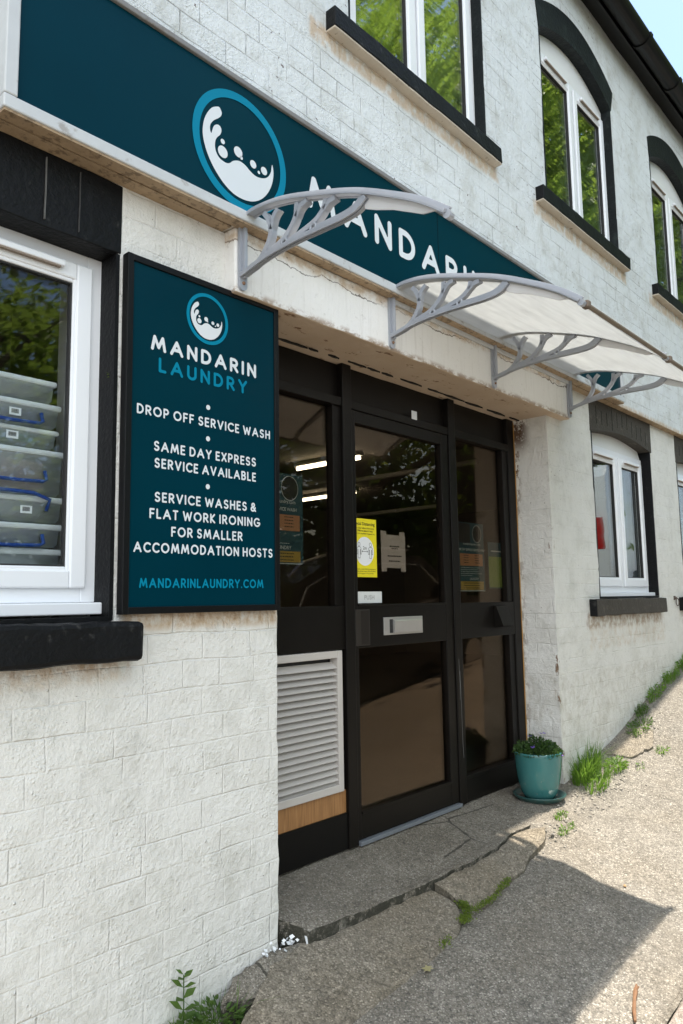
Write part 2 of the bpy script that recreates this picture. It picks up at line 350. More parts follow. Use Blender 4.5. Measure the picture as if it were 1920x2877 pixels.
def glaze():
    n = N('teal_glazed_ceramic'); p = n.pos()
    z = n.noise(n.mapped(p, (7, 7, 3)), 2, 4)
    c = n.mix(z, (.028, .125, .130), (.058, .195, .185))
    sc2 = n.step(n.noise(p, 34, 6, .7), .60, .70); c = n.mix(n.math('MULTIPLY', sc2, .45), c, (.17, .21, .19))
    return n.done(n.pbr(c, .16, n.bump(n.noise(p, 26, 3), .12, .003), spec=.6))
M_pot = glaze()
M_saucer = simple('dark_green_saucer_glaze', (.022, .075, .07), .28, .2, 20, .1, 50, .002, dirt=((.09, .08, .06), 40, .55, .8))

def emis(name, col, st):
    n = N(name); e = n.add('ShaderNodeEmission'); n.set(e.inputs[0], col); e.inputs[1].default_value = st
    return n.done(e.outputs[0])
M_tube = emis('lit_fluorescent_tube', (1.0, .86, .62), 5.0)

# ------------------------------------------------------------------ mesh helpers
class MB:
    def __init__(s): s.bm = bmesh.new()
    def face(s, pts):
        try: return s.bm.faces.new([s.bm.verts.new(p) for p in pts])
        except ValueError: return None
    def box(s, x0, x1, y0, y1, z0, z1, bev=0, seg=2):
        r = bmesh.ops.create_cube(s.bm, size=1); vv = r['verts']
        for v in vv:
            v.co = Vector((x0+(v.co.x+.5)*(x1-x0), y0+(v.co.y+.5)*(y1-y0), z0+(v.co.z+.5)*(z1-z0)))
        if bev:
            es = list({e for v in vv for e in v.link_edges})
            bmesh.ops.bevel(s.bm, geom=es, offset=bev, segments=seg, affect='EDGES', profile=.5)
        return s
    def prism(s, poly, f, d0, d1):
        """poly: 2-D points; f(u, v, d) -> 3-D; closed extrusion between depth d0 and d1"""
        n = len(poly); A = [s.bm.verts.new(f(u, v, d0)) for u, v in poly]; B = [s.bm.verts.new(f(u, v, d1)) for u, v in poly]
        tri = tessellate_polygon([[Vector((u, v, 0)) for u, v in poly]])
        for t in tri:
            for L in (A, B):
                try: s.bm.faces.new([L[i] for i in t])
                except ValueError: pass
        for i in range(n):
            j = (i+1) % n
            try: s.bm.faces.new((A[i], A[j], B[j], B[i]))
            except ValueError: pass
        return s
    def flat(s, poly, f):
        A = [s.bm.verts.new(f(u, v)) for u, v in poly]
        for t in tessellate_polygon([[Vector((u, v, 0)) for u, v in poly]]):
            try: s.bm.faces.new([A[i] for i in t])
            except ValueError: pass
        return s
    def tube(s, pts, r, n=8, cap=True, sx=1.0):
        pts = [Vector(p) for p in pts]; rings = []
        rr = r if isinstance(r, (list, tuple)) else [r]*len(pts)
        prev = None
        for i, p in enumerate(pts):
            d = (pts[min(i+1, len(pts)-1)] - pts[max(i-1, 0)]).normalized()
            a = prev if prev is not None else (Vector((1, 0, 0)) if abs(d.x) < .9 else Vector((0, 0, 1)))
            a = (a - d*a.dot(d)).normalized(); b = d.cross(a); prev = a
            rings.append([s.bm.verts.new(p + (a*math.cos(2*math.pi*k/n)*sx + b*math.sin(2*math.pi*k/n))*rr[i]) for k in range(n)])
        for A, B in zip(rings, rings[1:]):
            for k in range(n): s.bm.faces.new((A[k], A[(k+1) % n], B[(k+1) % n], B[k]))
        if cap: s.bm.faces.new(rings[0][::-1]); s.bm.faces.new(rings[-1])
        return s
    def lathe(s, prof, c, n=40):
        rings = []
        for r, z in prof:
            rings.append([s.bm.verts.new((c[0]+r*math.cos(2*math.pi*k/n), c[1]+r*math.sin(2*math.pi*k/n), c[2]+z)) for k in range(n)])
        for A, B in zip(rings, rings[1:]):
            for k in range(n): s.bm.faces.new((A[k], A[(k+1) % n], B[(k+1) % n], B[k]))
        return s
    def ribbon(s, pts, halfw):
        """flat strip in the plane x = const: list of (x0, x1) faces swept along (y, z) points"""
        return s
    def build(s, name, mat, parent=None, smooth=False, loc=None, normals=True):
        if normals: bmesh.ops.recalc_face_normals(s.bm, faces=s.bm.faces[:])
        o0 = wloc(parent) if parent else Vector(loc or (0, 0, 0))
        me = bpy.data.meshes.new(name)
        if o0.length: bmesh.ops.translate(s.bm, verts=s.bm.verts[:], vec=-o0)
        if smooth:
            for f in s.bm.faces: f.smooth = True
        s.bm.to_mesh(me); s.bm.free(); me.materials.append(mat)
        o = bpy.data.objects.new(name, me); COL.objects.link(o)
        if parent: o.parent = parent
        else: o.location = o0
        return o

def wloc(o):
    v = Vector((0, 0, 0))
    while o: v = v + o.location; o = o.parent
    return v
def tag(o, label, cat, group=None, kind=None):
    o['label'] = label; o['category'] = cat
    if group: o['group'] = group
    if kind: o['kind'] = kind
    return o
def thing(name, label, cat, loc=(0, 0, 0), group=None):
    o = bpy.data.objects.new(name, None); COL.objects.link(o); o.location = loc; o.empty_display_size = .1
    return tag(o, label, cat, group)
def struct(o): o['kind'] = 'structure'; return o
def copy_tree(o, parent=None):
    c = o.copy(); COL.objects.link(c); c.parent = parent
    for ch in list(o.children): copy_tree(ch, c)
    return c
def pn(x, y, z, sc_=1.0): return noise.noise(Vector((x*sc_, y*sc_, z*sc_)))

# ------------------------------------------------------------------ ground
_bx = [-30, -4, 1.4, 3.9, 4.4, 4.7, 5.0, 5.4, 5.95, 9, 14, 40]
_bz = [-1.9, -1.5, -1.17, -1.0, -.90, -.83, -.73, -.62, -.50, -.10, .45, 2.2]
def gh(x, y):
    z = float(np.interp(x, _bx, _bz)) + .2*max(min(y, 0), -5)
    if y < -5: z += .05*(y+5)*(-1)*.6
    return z
def gh_road(x, y):
    z = gh(x, y)
    z += .010*pn(x, y, 0, 1.3) + .004*pn(x, y, 3, 6)
    if y > -.345 and x < 3.3: z -= .005+.012*min(1, (y+.345)/.1)   # the asphalt sinks beside the slabs and the wall foot
    if x < 1.75 and y > -.30: z -= .10*min(1, (1.75-x)/.2)*min(1, (y+.30)/.12)
    return z
def axis(segs):
    out = []
    for a, b, d in segs:
        k = max(1, int(round((b-a)/d))); out += [a+(b-a)*i/k for i in range(k)]
    out.append(segs[-1][1]); return out
xs = axis([(-60, -8, 6), (-8, 0, .5), (0, 1.2, .1), (1.2, 4.2, .035), (4.2, 7, .08), (7, 14, .4), (14, 90, 6)])
ys = axis([(-60, -14, 6), (-14, -4, .6), (-4, -1.4, .12), (-1.4, .3, .035)])
m = MB(); grid = [[m.bm.verts.new((x, y, gh_road(x, y))) for x in xs] for y in ys]
for j in range(len(ys)-1):
    for i in range(len(xs)-1): m.bm.faces.new((grid[j][i], grid[j][i+1], grid[j+1][i+1], grid[j+1][i]))
road = struct(m.build('road', M_road, smooth=True))

def slab(name, poly, topf, thick, mat, jag=.006, cell=.022, dome=.0):
    """broken concrete slab: dense noisy outline, gently uneven top and rough sides"""
    pts = []
    for i in range(len(poly)):
        a = Vector(poly[i]); b = Vector(poly[(i+1) % len(poly)]); k = max(1, int((b-a).length/.025))
        for t in range(k):
            q = a.lerp(b, t/k); nn = Vector((pn(q.x, q.y, 1, 14), pn(q.x, q.y, 8, 14)))*jag*1.0 + Vector((pn(q.x, q.y, 2, 45), pn(q.x, q.y, 9, 45)))*jag
            pts.append((q.x+nn.x, q.y+nn.y))
    bm = bmesh.new(); vv = [bm.verts.new((x, y, 0)) for x, y in pts]
    f = bm.faces.new(vv)
    ret = bmesh.ops.extrude_face_region(bm, geom=[f]); low = [g for g in ret['geom'] if isinstance(g, bmesh.types.BMVert)]
    for v in low: v.co.z = -1
    top_edges = [e for e in f.edges]
    x0 = min(p[0] for p in pts); x1 = max(p[0] for p in pts); y0 = min(p[1] for p in pts); y1 = max(p[1] for p in pts)
    x = x0 + cell
    while x < x1:
        bmesh.ops.bisect_plane(bm, geom=bm.verts[:]+bm.edges[:]+bm.faces[:], plane_co=(x, 0, 0), plane_no=(1, 0, 0)); x += cell
    y = y0 + cell
    while y < y1:
        bmesh.ops.bisect_plane(bm, geom=bm.verts[:]+bm.edges[:]+bm.faces[:], plane_co=(0, y, 0), plane_no=(0, 1, 0)); y += cell
    border = {v for e in bm.edges if any(abs(fc.normal.z) < .5 for fc in e.link_faces) for v in e.verts if v.co.z > -.5}
    bm.normal_update()
    for v in bm.verts:
        base = topf(v.co.x, v.co.y) + .004*pn(v.co.x, v.co.y, 5, 7) + .0022*pn(v.co.x, v.co.y, 5, 30)
        if v.co.z > -.5: v.co.z = base - (.003 if v in border else 0)
        else:
            v.co.z = base - thick
    m = MB(); m.bm.free(); m.bm = bm
    return m.build(name, mat, smooth=False)

def step_top(x, y):
    f = max(0.0, min(1.0, (.22-y)/.30))
    return -1.004 - (.084-.030*max(0, min(1, (x-1.9)/1.3)))*f
ds = slab('door_step', [(1.800, .245), (1.800, .10), (1.874, -.060), (2.065, -.080), (2.172, -.098), (2.308, -.112), (2.432, -.126), (2.58, -.130),
     (2.753, -.140), (2.95, -.135), (3.10, -.105), (3.30, -.10), (3.60, -.06), (3.892, -.012), (3.892, .245)], step_top, .16, M_step, .0055)
struct(ds)
def ap1_top(x, y): return gh(x, y) + .004 + .022*max(0, min(1, (y+.34)/.25)) - .02*max(0, min(1, (1.62-x)/.2))
def ap2_top(x, y):
    a = gh(x, y) + .010
    t = max(0, min(1, (y+.26)/.14)); return a*(1-t) + (step_top(x, y)-.007)*t
s1 = struct(slab('pavement', [(1.655, -.085), (1.731, -.020), (1.833, -.028), (1.916, -.070), (2.063, -.086), (2.222, -.104), (2.357, -.120), (2.470, -.133),
     (2.482, -.200), (2.478, -.237), (2.438, -.285), (2.353, -.330), (2.212, -.352), (1.927, -.360), (1.739, -.358), (1.45, -.38), (1.30, -.36), (1.42, -.20), (1.507, -.149)], ap1_top, .13, M_conc, .006))
s2 = struct(slab('pavement', [(2.490, -.133), (2.58, -.136), (2.753, -.146), (2.95, -.141), (3.10, -.111), (3.26, -.107), (3.34, -.165), (3.22, -.225), (2.987, -.257), (2.913, -.283),
     (2.701, -.288), (2.60, -.318), (2.552, -.315), (2.512, -.285), (2.494, -.232)], ap2_top, .12, M_conc, .006))
s3 = struct(slab('pavement', [(4.36, -.03), (4.74, -.02), (4.80, -.16), (4.62, -.22), (4.42, -.17)], lambda x, y: gh(x, y)+.010, .1, M_conc, .010))
M_pink = aggregate('pinkish_concrete', (.24, .20, .175), (.36, .31, .27), (.48, .43, .38), 220, (.86, .82, .78))
struct(slab('pavement', [(1.2, -1.035), (2.0, -1.012), (2.6, -.998), (3.05, -.985), (3.05, -2.2), (1.2, -2.2)], lambda x, y: gh(x, y)+.012, .12, M_pink, .003, .06))
struct(slab('drain_channel', [(1.2, -1.028), (2.0, -1.005), (2.6, -.991), (3.05, -.978), (3.05, -.962), (2.6, -.974), (2.0, -.987), (1.2, -1.010)], lambda x, y: gh(x, y)+.009, .12, M_step, .002, .05))
ck = slab('kerb_fragment', [(1.50, -.055), (1.60, -.008), (1.70, -.006), (1.79, -.012), (1.86, -.040), (1.80, -.060), (1.72, -.052), (1.665, -.085), (1.60, -.105)],
     lambda x, y: -1.118 - .16*max(0, 1.74-x) - .35*max(0, -.03-y), .16, M_step, .012, .02)
tag(ck, 'broken mossy lump of old concrete wedged between the wall foot and the brown slab', 'concrete lump')

# ------------------------------------------------------------------ building
building = thing('brick_building', 'two storey white painted brick building with black window surrounds and a recessed glazed shopfront', 'building', (4.0, 0, -1.0))

def wall_panel(name, x0, x1, z0, z1, yf, yb, holes, mat, cell=.05, amp=.004, edge_amp=.007):
    bx = sorted({x0, x1, *[h[0] for h in holes], *[h[1] for h in holes]})
    bz = sorted({z0, z1, *[h[2] for h in holes], *[h[3] for h in holes]})
    X = []; Z = []
    for a, b in zip(bx, bx[1:]):
        k = max(1, round((b-a)/cell)); X += [a+(b-a)*i/k for i in range(k)]
    X.append(bx[-1])
    for a, b in zip(bz, bz[1:]):
        k = max(1, round((b-a)/cell)); Z += [a+(b-a)*i/k for i in range(k)]
    Z.append(bz[-1])
    ins = lambda x, z: any(h[0] < x < h[1] and h[2] < z < h[3] for h in holes)
    nx, nz = len(X), len(Z)
    sol = [[not ins((X[i]+X[i+1])/2, (Z[j]+Z[j+1])/2) for i in range(nx-1)] for j in range(nz-1)]
    m = MB(); V = {}
    holex = {round(h[0], 4) for h in holes} | {round(h[1], 4) for h in holes}
    def vert(i, j, k):
        key = (i, j, k)
        if key not in V:
            x, z = X[i], Z[j]; d = amp*pn(x, 0, z, 3.1) + amp*.5*pn(x, 4, z, 11)
            ex = 0.0
            if round(x, 4) in holex and any(abs(x-h[q]) < 1e-4 and h[2]-1e-4 <= z <= h[3]+1e-4 for h in holes for q in (0, 1)):
                ex = edge_amp*(pn(0, x, z, 9) + .7*pn(3, x, z, 26))
            V[key] = m.bm.verts.new((x+ex, (yf - .0 + d) if k == 0 else yb, z))
        return V[key]
    for j in range(nz-1):
        for i in range(nx-1):
            if not sol[j][i]: continue
            for k in (0, 1): m.bm.faces.new((vert(i, j, k), vert(i+1, j, k), vert(i+1, j+1, k), vert(i, j+1, k)))
            for (di, dj, e) in ((-1, 0, ((i, j), (i, j+1))), (1, 0, ((i+1, j), (i+1, j+1))), (0, -1, ((i, j), (i+1, j))), (0, 1, ((i, j+1), (i+1, j+1)))):
                a, b = i+di, j+dj
                if not (0 <= a < nx-1 and 0 <= b < nz-1) or not sol[b][a]:
                    (p, q), (r, s_) = e
                    m.bm.faces.new((vert(p, q, 0), vert(r, s_, 0), vert(r, s_, 1), vert(p, q, 1)))
    return m.build(name, mat, building)

DX0, DX1 = 1.790, 3.896
wall_panel('lower_wall', -4, 12, -2.0, 1.250, 0.0, .30, [(.02, 1.156, -.05, 1.045), (DX0, DX1, -1.9, 1.035), (4.500, 5.530, -.03, 1.13), (6.10, 7.13, -.03, 1.13)], M_low)
wall_panel('upper_wall', -4, 12, 1.256, 4.20, -.05, .30, [(2.170+dx-1.77*0, 3.260+dx, 2.335, 3.60) for dx in (-1.86, 0, 1.77, 3.63, 5.45)], M_up, .06)
for a_, b_ in ((-4, 1.545), (4.112, 12)):
    m = MB(); m.box(a_, b_, -.0495, .02, 1.2505, 1.2555); m.build('ledge_underside', M_ledge, building)
# concrete lintel over the shop door
m = MB(); m.box(1.558, 4.098, -.054, .285, 1.030, 1.2545, .006)
es = [e for e in m.bm.edges if e.calc_length() > .5]
bmesh.ops.subdivide_edges(m.bm, edges=es, cuts=60)
for v in m.bm.verts:
    v.co += Vector((0, .004*pn(v.co.x, v.co.y, v.co.z, 6), .005*pn(v.co.x, v.co.y+3, v.co.z, 9)))
m.build('door_lintel', M_render, building)
# open cracks along the soffit and the flaked patch at its right end
M_crack = simple('black_crack', (.012, .010, .008), .9)
x = 1.80
while x < 3.80:
    m = MB()
    L = random.uniform(.05, .20); w = random.uniform(.003, .008)
    pts = []; k = 6
    yc = .165 - .006*math.sin(x*3)
    up_ = [(x+L*i/k, yc + random.uniform(-.003, .003) - w*math.sin(math.pi*i/k)) for i in range(k+1)]
    dn_ = [(x+L*i/k, yc + random.uniform(-.003, .003) + w*math.sin(math.pi*i/k)+.0008) for i in range(k, -1, -1)]
    m.prism(up_+dn_, lambda u, v, d: (u, v, d), 1.0225, 1.029); x += L + random.uniform(.0, .06); m.build('soffit_crack', M_crack, building)
# orange timber showing between the frame and the right jamb
m = MB()
pts = [(3.8965 - .007 - .004*pn(0, z*.01, 0, 40), z*.01) for z in range(-100, 104, 2)]
m.prism([(3.885, -1.0)] + [(3.8885+.0045*(.5+pn(1, z/100, 0, 17)), z/100) for z in range(-98, 102, 3)] + [(3.885, 1.02)], lambda u, v, d: (u, d, v), .203, .216)
m.build('timber_strip', simple('orange_timber_edge', (.40, .22, .06), .7, .4, 30, .4, 80, .003), building)

# eaves
m = MB(); m.box(-4, 12, -.165, -.150, 3.985, 4.20, .004); m.build('fascia_board', M_gutter, building)
m = MB(); m.box(-4, 12, -.1495, -.046, 4.045, 4.06); m.build('soffit_board', M_gutter, building)
n_ = 12; GY, GZ = -.235, 4.030
def half_round(r0, r1, a, b):
    prof = [(GY + r0*math.cos(t), GZ + r0*math.sin(t)) for t in [math.pi + math.pi*i/n_ for i in range(n_+1)]]
    prof += [(GY + r1*math.cos(t), GZ + .002 + r1*math.sin(t)) for t in [2*math.pi - math.pi*i/n_ for i in range(n_+1)]]
    mm = MB(); mm.prism(prof, lambda u, v, d: (d, u, v), a, b); return mm
g = half_round(.066, .062, -4, 12).build('gutter', M_gutter, building)
for k in range(-9, 10):
    gx = 5.24 + .645*k
    half_round(.075, .0665, gx-.022, gx+.022).build('gutter_union', M_gutter, g)
m = MB(); m.prism([(-.215, 4.075), (-.21, 4.095), (3.6, 6.2), (7.4, 4.36), (7.4, 4.34), (3.6, 6.17)], lambda u, v, d: (d, u, v), -4.1, 12.1)
m.build('roof', M_slate, building)
# shell behind the front: shop and upstairs rooms
m = MB(); m.box(-4, 12, 7.0, 7.2, -2, 4.19); m.box(-4.0, -3.8, .305, 6.99, -2, 4.19); m.box(11.8, 12.0, .305, 6.99, -2, 4.19)
m.build('back_wall', M_room, building)
m = MB(); m.box(-3.79, 11.79, .302, 6.99, 1.565, 1.70); m.build('shop_ceiling', M_ceil, building)
m = MB(); m.box(-3.79, 11.79, .302, 6.99, -1.15, -1.0); m.build('shop_floor', M_roomfloor, building)
m = MB(); m.box(1.156+.004, 1.60, .31, .36, -1.0, 1.56); m.build('partition_wall', M_plaster, building)
m = MB(); m.box(-.8, 1.6, 1.7, 1.8, -1, 1.56); m.build('partition_wall', M_room, building)
m = MB(); m.box(-3.79, 11.79, 1.4, 1.5, 1.71, 4.19); m.build('upstairs_partition', M_room, building)

# ------------------------------------------------------------------ windows
def bars(m, x0, x1, z0, z1, w, y0, y1, bev=.004, bottom=None):
    wb = bottom if bottom else w
    m.box(x0, x0+w, y0, y1, z0, z1, bev); m.box(x1-w, x1, y0, y1, z0, z1, bev)
    m.box(x0+w-.001, x1-w+.001, y0+.0007, y1-.0007, z1-w, z1, bev); m.box(x0+w-.001, x1-w+.001, y0+.0007, y1-.0007, z0, z0+wb, bev)
def window(x0, x1, z0, z1, yf, lights, glassm, vent=True, cill=True):
    """plastic window: outer frame face at yf, opening sashes stand proud of it"""
    m = MB(); bars(m, x0, x1, z0, z1, .048, yf, yf+.065, .003)
    W_ = (x1-x0)
    edges = [x0+.048] + [x0+W_*f for f in lights] + [x1-.048]
    for f in lights: m.box(x0+W_*f-.030, x0+W_*f+.030, yf+.0012, yf+.063, z0+.047, z1-.047, .003)
    wf = m.build('window', M_upvc, building)
    for a, b in zip(edges, edges[1:]):
        if a > x0+.05: a += .022
        if b < x1-.05: b -= .022
        q = MB(); sa, sb, sz0, sz1 = a-.008, b+.008, z0+.040, z1-.040
        bars(q, sa, sb, sz0, sz1, .050, yf-.016, yf-.0008, .005)
        bars(q, sa+.046, sb-.046, sz0+.046, sz1-.046, .014, yf-.011, yf+.02, .004)      # glazing bead
        q.build('sash', M_upvc, wf)
        q = MB(); bars(q, sa+.0585, sb-.0585, sz0+.0585, sz1-.0585, .006, yf-.0065, yf+.012, .001); q.build('gasket', M_dark, wf)
        q = MB(); q.box(sa+.058, sb-.058, yf+.004, yf+.010, sz0+.058, sz1-.058); q.build('pane', glassm, wf)
        q = MB(); q.box(sa+.058, sb-.058, yf+.024, yf+.028, sz0+.058, sz1-.058); q.build('pane', glassm, wf)
        if vent:
            q = MB(); c = (sa+sb)/2; L = min(.36, (sb-sa)*.62)
            q.box(c-L/2, c+L/2, yf-.034, yf-.0165, sz1-.030, sz1-.012, .003); q.build('trickle_vent', M_upvc, wf)
            q = MB(); q.box(c-L/2+.012, c+L/2-.012, yf-.031, yf-.019, sz1-.0345, sz1-.0303); q.build('vent_grille', simple('brown_vent_grille', (.26, .21, .17), .8), wf)  # plain mid-brown strip below the vent hood
    if cill:
        q = MB(); q.box(x0-.01+.012, x1-.004, yf-.045, yf+.05, z0-.034, z0-.0006, .004); q.build('cill', M_upvc, wf)
    return wf
def rough_box(m, x0, x1, y0, y1, z0, z1, bev=.012, amp=.005, cuts=26):
    b = MB(); b.box(x0, x1, y0, y1, z0, z1, bev)
    es = [e for e in b.bm.edges if e.calc_length() > .4]
    bmesh.ops.subdivide_edges(b.bm, edges=es, cuts=cuts)
    for v in b.bm.verts:
        v.co += Vector((.8*amp*pn(v.co.y, v.co.x, v.co.z, 21), amp*pn(v.co.x, v.co.y, v.co.z, 8), amp*pn(v.co.x+7, v.co.y, v.co.z, 11)))
    me = bpy.data.meshes.new('tmp'); b.bm.to_mesh(me); b.bm.free(); m.bm.from_mesh(me); bpy.data.meshes.remove(me)
def lining(m, x0, x1, z0, z1, y0, y1, sides=('r', 'l', 'b')):
    t = .0105
    if 'r' in sides: m.box(x1-t, x1+.002, y0, y1, z0, z1)
    if 'l' in sides: m.box(x0-.002, x0+t, y0, y1, z0, z1)
    if 'b' in sides: m.box(x0+t, x1-t, y0, y1, z0-.002, z0+t)

# left shop window with its black lintel, reveal and sill
window(.026, 1.150, .006, 1.034, .080, (.5,), M_lglass)
m = MB(); rough_box(m, -.14, 1.1615, -.006, .20, 1.034, 1.2495, .003, .004); m.build('window_lintel', M_black, building)
lk = bpy.data.objects['window_lintel']
for xx in (.918, 1.02):
    m = MB(); zz = [1.05+i*.02 for i in range(10)]
    m.prism([(xx+.0018*pn(z*9, 1, 0), z) for z in zz] + [(xx+.0014+.0018*pn(z*9, 1, 0)+(.001 if xx < 1 else 0), z) for z in zz[::-1]], lambda u, v, d: (u, d, v), -.0135, -.0075)
    m.build('joint_scrape', simple('pale_joint_scrape', (.11, .11, .105) if xx < 1 else (.05, .05, .05), .8, .4, 60), lk)
m = MB(); lining(m, .02, 1.156, -.045, 1.033, -.0015, .10); m.build('window_reveal', M_black, building)
m = MB(); rough_box(m, -.10, 1.212, -.080, .10, -.156, -.047, .014, .006); m.build('window_sill', M_black, building)
# two lower windows to the right
for k, dx in enumerate((0, 1.60)):
    x0, x1 = 4.500+dx, 5.530+dx
    wf = window(x0+.004, x1-.006, .022, .985, .066, (.53,), M_sglass)
    arc = [(x0-.012 + (x1-x0+.03)*i/16, 1.034 + .052*math.sin(math.pi*i/16)) for i in range(17)]
    m = MB(); m.prism(arc + [(x1+.022, 1.250), (x0-.012, 1.250)], lambda u, v, d: (u, d, v), -.005, .14)
    lt = m.build('window_lintel', M_blackworn, building)
    for i in range(1, 12):
        m = MB()                                   # brick joints of the flat arch
        xx = x0 + (x1-x0)*i/12; zb = 1.04 + .052*math.sin(math.pi*i/12)
        m.box(xx-.0015, xx+.0015, -.0066, -.0046, zb + random.uniform(0, .05), zb+.05+random.uniform(.06, .11)); m.build('brick_joint', M_black, lt)
    m = MB(); m.prism(arc[1:-1] + [(x1-.004, .985), (x0+.004, .985)], lambda u, v, d: (u, d, v), .074, .10); m.build('infill_board', M_upvc2, building)
    m = MB(); lining(m, x0, x1, -.012, 1.04, -.0015, .09); m.build('window_reveal', M_black, building)
    m = MB(); rough_box(m, x0-.155, x1+.018, -.048, .07, -.118, -.016, .006, .006); m.build('window_sill', M_blackworn, building)
    m = MB(); m.box(x0-.159, x0-.1545, -.047, -.004, -.115, -.018); m.build('sill_end', M_black, building)
# upper windows: first-floor row, one behind the frame edge on the left
for dx in (-1.86, 0, 1.77, 3.63, 5.45):
    x0, x1 = 2.170+dx, 3.260+dx
    window(x0+.004, x1-.006, 2.36, 3.385, .005, (.505,), M_dglass)
    n_ = 28
    def arc(xa, xb, za, zc, zb): return [(xa+(xb-xa)*i/n_, za+(zb-za)*i/n_ + (zc-(za+zb)/2)*math.sin(math.pi*i/n_)**.86) for i in range(n_+1)]
    inner = arc(x0-.002, x1+.002, 3.438, 3.585, 3.438); outer = arc(x0-.030, x1+.052, 3.600, 3.775, 3.600)
    m = MB(); m.prism(inner + outer[::-1], lambda u, v, d: (u, d, v), -.056, .10)
    m.build('arch_lintel', M_arch, building)
    m = MB(); m.prism([(u, v+.003) for u, v in inner] + [(x1-.006, 3.385), (x0+.004, 3.385)], lambda u, v, d: (u, d, v), .014, .05); m.build('infill_board', M_upvc2, building)
    for sd in 'rl':
        m = MB(); lining(m, x0, x1, 2.338, 3.44, -.0515, .03, (sd,)); m.build('window_reveal', M_arch, building)
    m = MB(); rough_box(m, x0-.140, x1+.075, -.100, .03, 2.262, 2.346, .004, .004); m.build('window_sill', M_black, building)
    m = MB(); rough_box(m, x0-.138, x1+.073, -.096, -.048, 2.2535, 2.2630, .002, .003); m.build('sill_underside', M_sillun, building)

# ------------------------------------------------------------------ shopfront
MA, MBX, MC, MD = 2.375, 2.434, 3.196, 3.254                       # the two mullions
m = MB()
m.box(DX0-.004, 1.835, .206, .262, -1.0, 1.03, .003); m.box(MA, MBX, .198, .262, -1.0, 1.03, .004)
m.box(MC, MD, .198, .262, -1.0, 1.03, .004); m.box(3.812, 3.888, .206, .262, -1.0, 1.03, .003)
for a, b in ((1.8335, MA+.0015), (MBX-.0015, MC+.0015), (MD-.0015, 3.8135)):
    m.box(a, b, .232, .256, .872, 1.030, .002)                     # blind panel over the transom
    m.box(a, b, .204, .258, .836, .876, .003)
a, b = MD-.0015, 3.8135
m.box(a, b, .208, .2585, -.203, -.022, .003); m.box(a, b, .208, .2585, -1.0, -.872, .004); m.box(a, b, .202, .2600, -.890, -.874, .003)
for z0, z1 in ((-.874, -.203), (-.022, .838)):
    m.box(a, 3.282, .214, .255, z0, z1, .002); m.box(3.757, b, .214, .255, z0, z1, .002)
m.box(1.8335, MA+.0015, .208, .2585, -.203, -.022, .003)
m.box(1.8335, 1.862, .214, .255, -.022, .838, .002); m.box(2.325, MA+.0015, .214, .255, -.022, .838, .002)
frame = m.build('shopfront_frame', M_frame, building)
m = MB(); m.box(1.86, 2.326, .238, .244, -.022, .838); m.build('side_pane', M_glass, building)
m = MB(); m.box(3.281, 3.758, .238, .244, -.022, .838); m.build('side_pane', M_glass, building)
m = MB(); m.box(3.281, 3.758, .238, .244, -.874, -.203); m.build('side_pane', M_glass, building)
m = MB(); m.box(1.8335, MA+.0015, .206, .2555, -1.0, -.858, .004); m.build('plinth_board', M_plinth, building)
m = MB(); m.box(1.8335, MA+.001, .216, .2545, -.8595, -.768); m.build('wood_panel', M_wood, building)
# louvre grille
m = MB(); bars(m, 1.842, 2.352, -.769, -.2055, .030, .202, .2475, .003)
lou = m.build('louvre_vent', M_louvre, building)
for i in range(19):
    zc = -.736 + i*.0262
    q = MB(); q.prism([(.206, zc-.012), (.2075, zc-.0135), (.238, zc+.010), (.2365, zc+.0125)], lambda u, v, d: (d, u, v), 1.871, 2.323); q.build('slat', M_louvre, lou)
q = MB(); q.box(1.85, 2.345, .249, .2535, -.765, -.209); q.build('backing', M_dark, lou)
# door leaf
m = MB()
m.box(2.436, 2.464, .206, .246, -.984, .834, .003); m.box(3.128, 3.193, .206, .246, -.984, .834, .003)
m.box(2.463, 3.129, .2066, .2454, .778, .834, .003); m.box(2.463, 3.129, .2066, .2454, -.204, -.022, .003); m.box(2.463, 3.129, .2066, .2454, -.984, -.874, .003)
m.box(2.463, 3.129, .2005, .214, -.884, -.871, .002); m.box(2.463, 3.129, .2005, .214, -.026, -.018, .002)
door = m.build('door', M_frame, building)
for z0, z1 in ((-.875, -.203), (-.023, .779)):
    q = MB(); q.box(2.462, 3.130, .226, .232, z0, z1); q.build('pane', M_glass, door)
q = MB(); q.box(2.632, 2.923, .2005, .2068, -.1565, -.078, .0015); lb = q.build('letterbox', M_steel, door)
q = MB(); q.prism([(.2002, -.147), (.190, -.147), (.188, -.0965), (.192, -.090), (.2002, -.090)], lambda u, v, d: (d, u, v), 2.693, 2.899); q.build('letterbox_flap', M_steel, door)
q = MB(); q.box(2.671, 2.692, .1985, .2004, -.148, -.088); q.build('letterbox_slot', M_dark, door)
q = MB(); q.box(2.438, 2.532, .1995, .2060, -.194, -.040, .002)
for i in range(7): q.box(2.476+i*.0075, 2.479+i*.0075, .1975, .2000, -.188, -.046)
q.build('finger_plate', simple('ribbed_brown_plate', (.020, .016, .013), .45), door)
m = MB(); m.box(MBX+.0015, MC-.0015, .188, .215, -1.0025, -.986, .002); m.build('threshold', simple('worn_metal_threshold', (.20, .22, .25), .4, .15, 30, .2, 60, .001, metal=.3), building)
m = MB()
for P in ([(3.216, -.30), (3.221, -.42), (3.217, -.50)], [(3.222, -.36), (3.226, -.52), (3.228, -.70), (3.232, -.78)]):
    m.prism([(x, z) for x, z in P] + [(x+.0009, z+.002) for x, z in P[::-1]], lambda u, v, d: (u, d, v), .1972, .1979)
m.build('scratch', simple('bare_scratch', (.22, .22, .22), .5), frame)

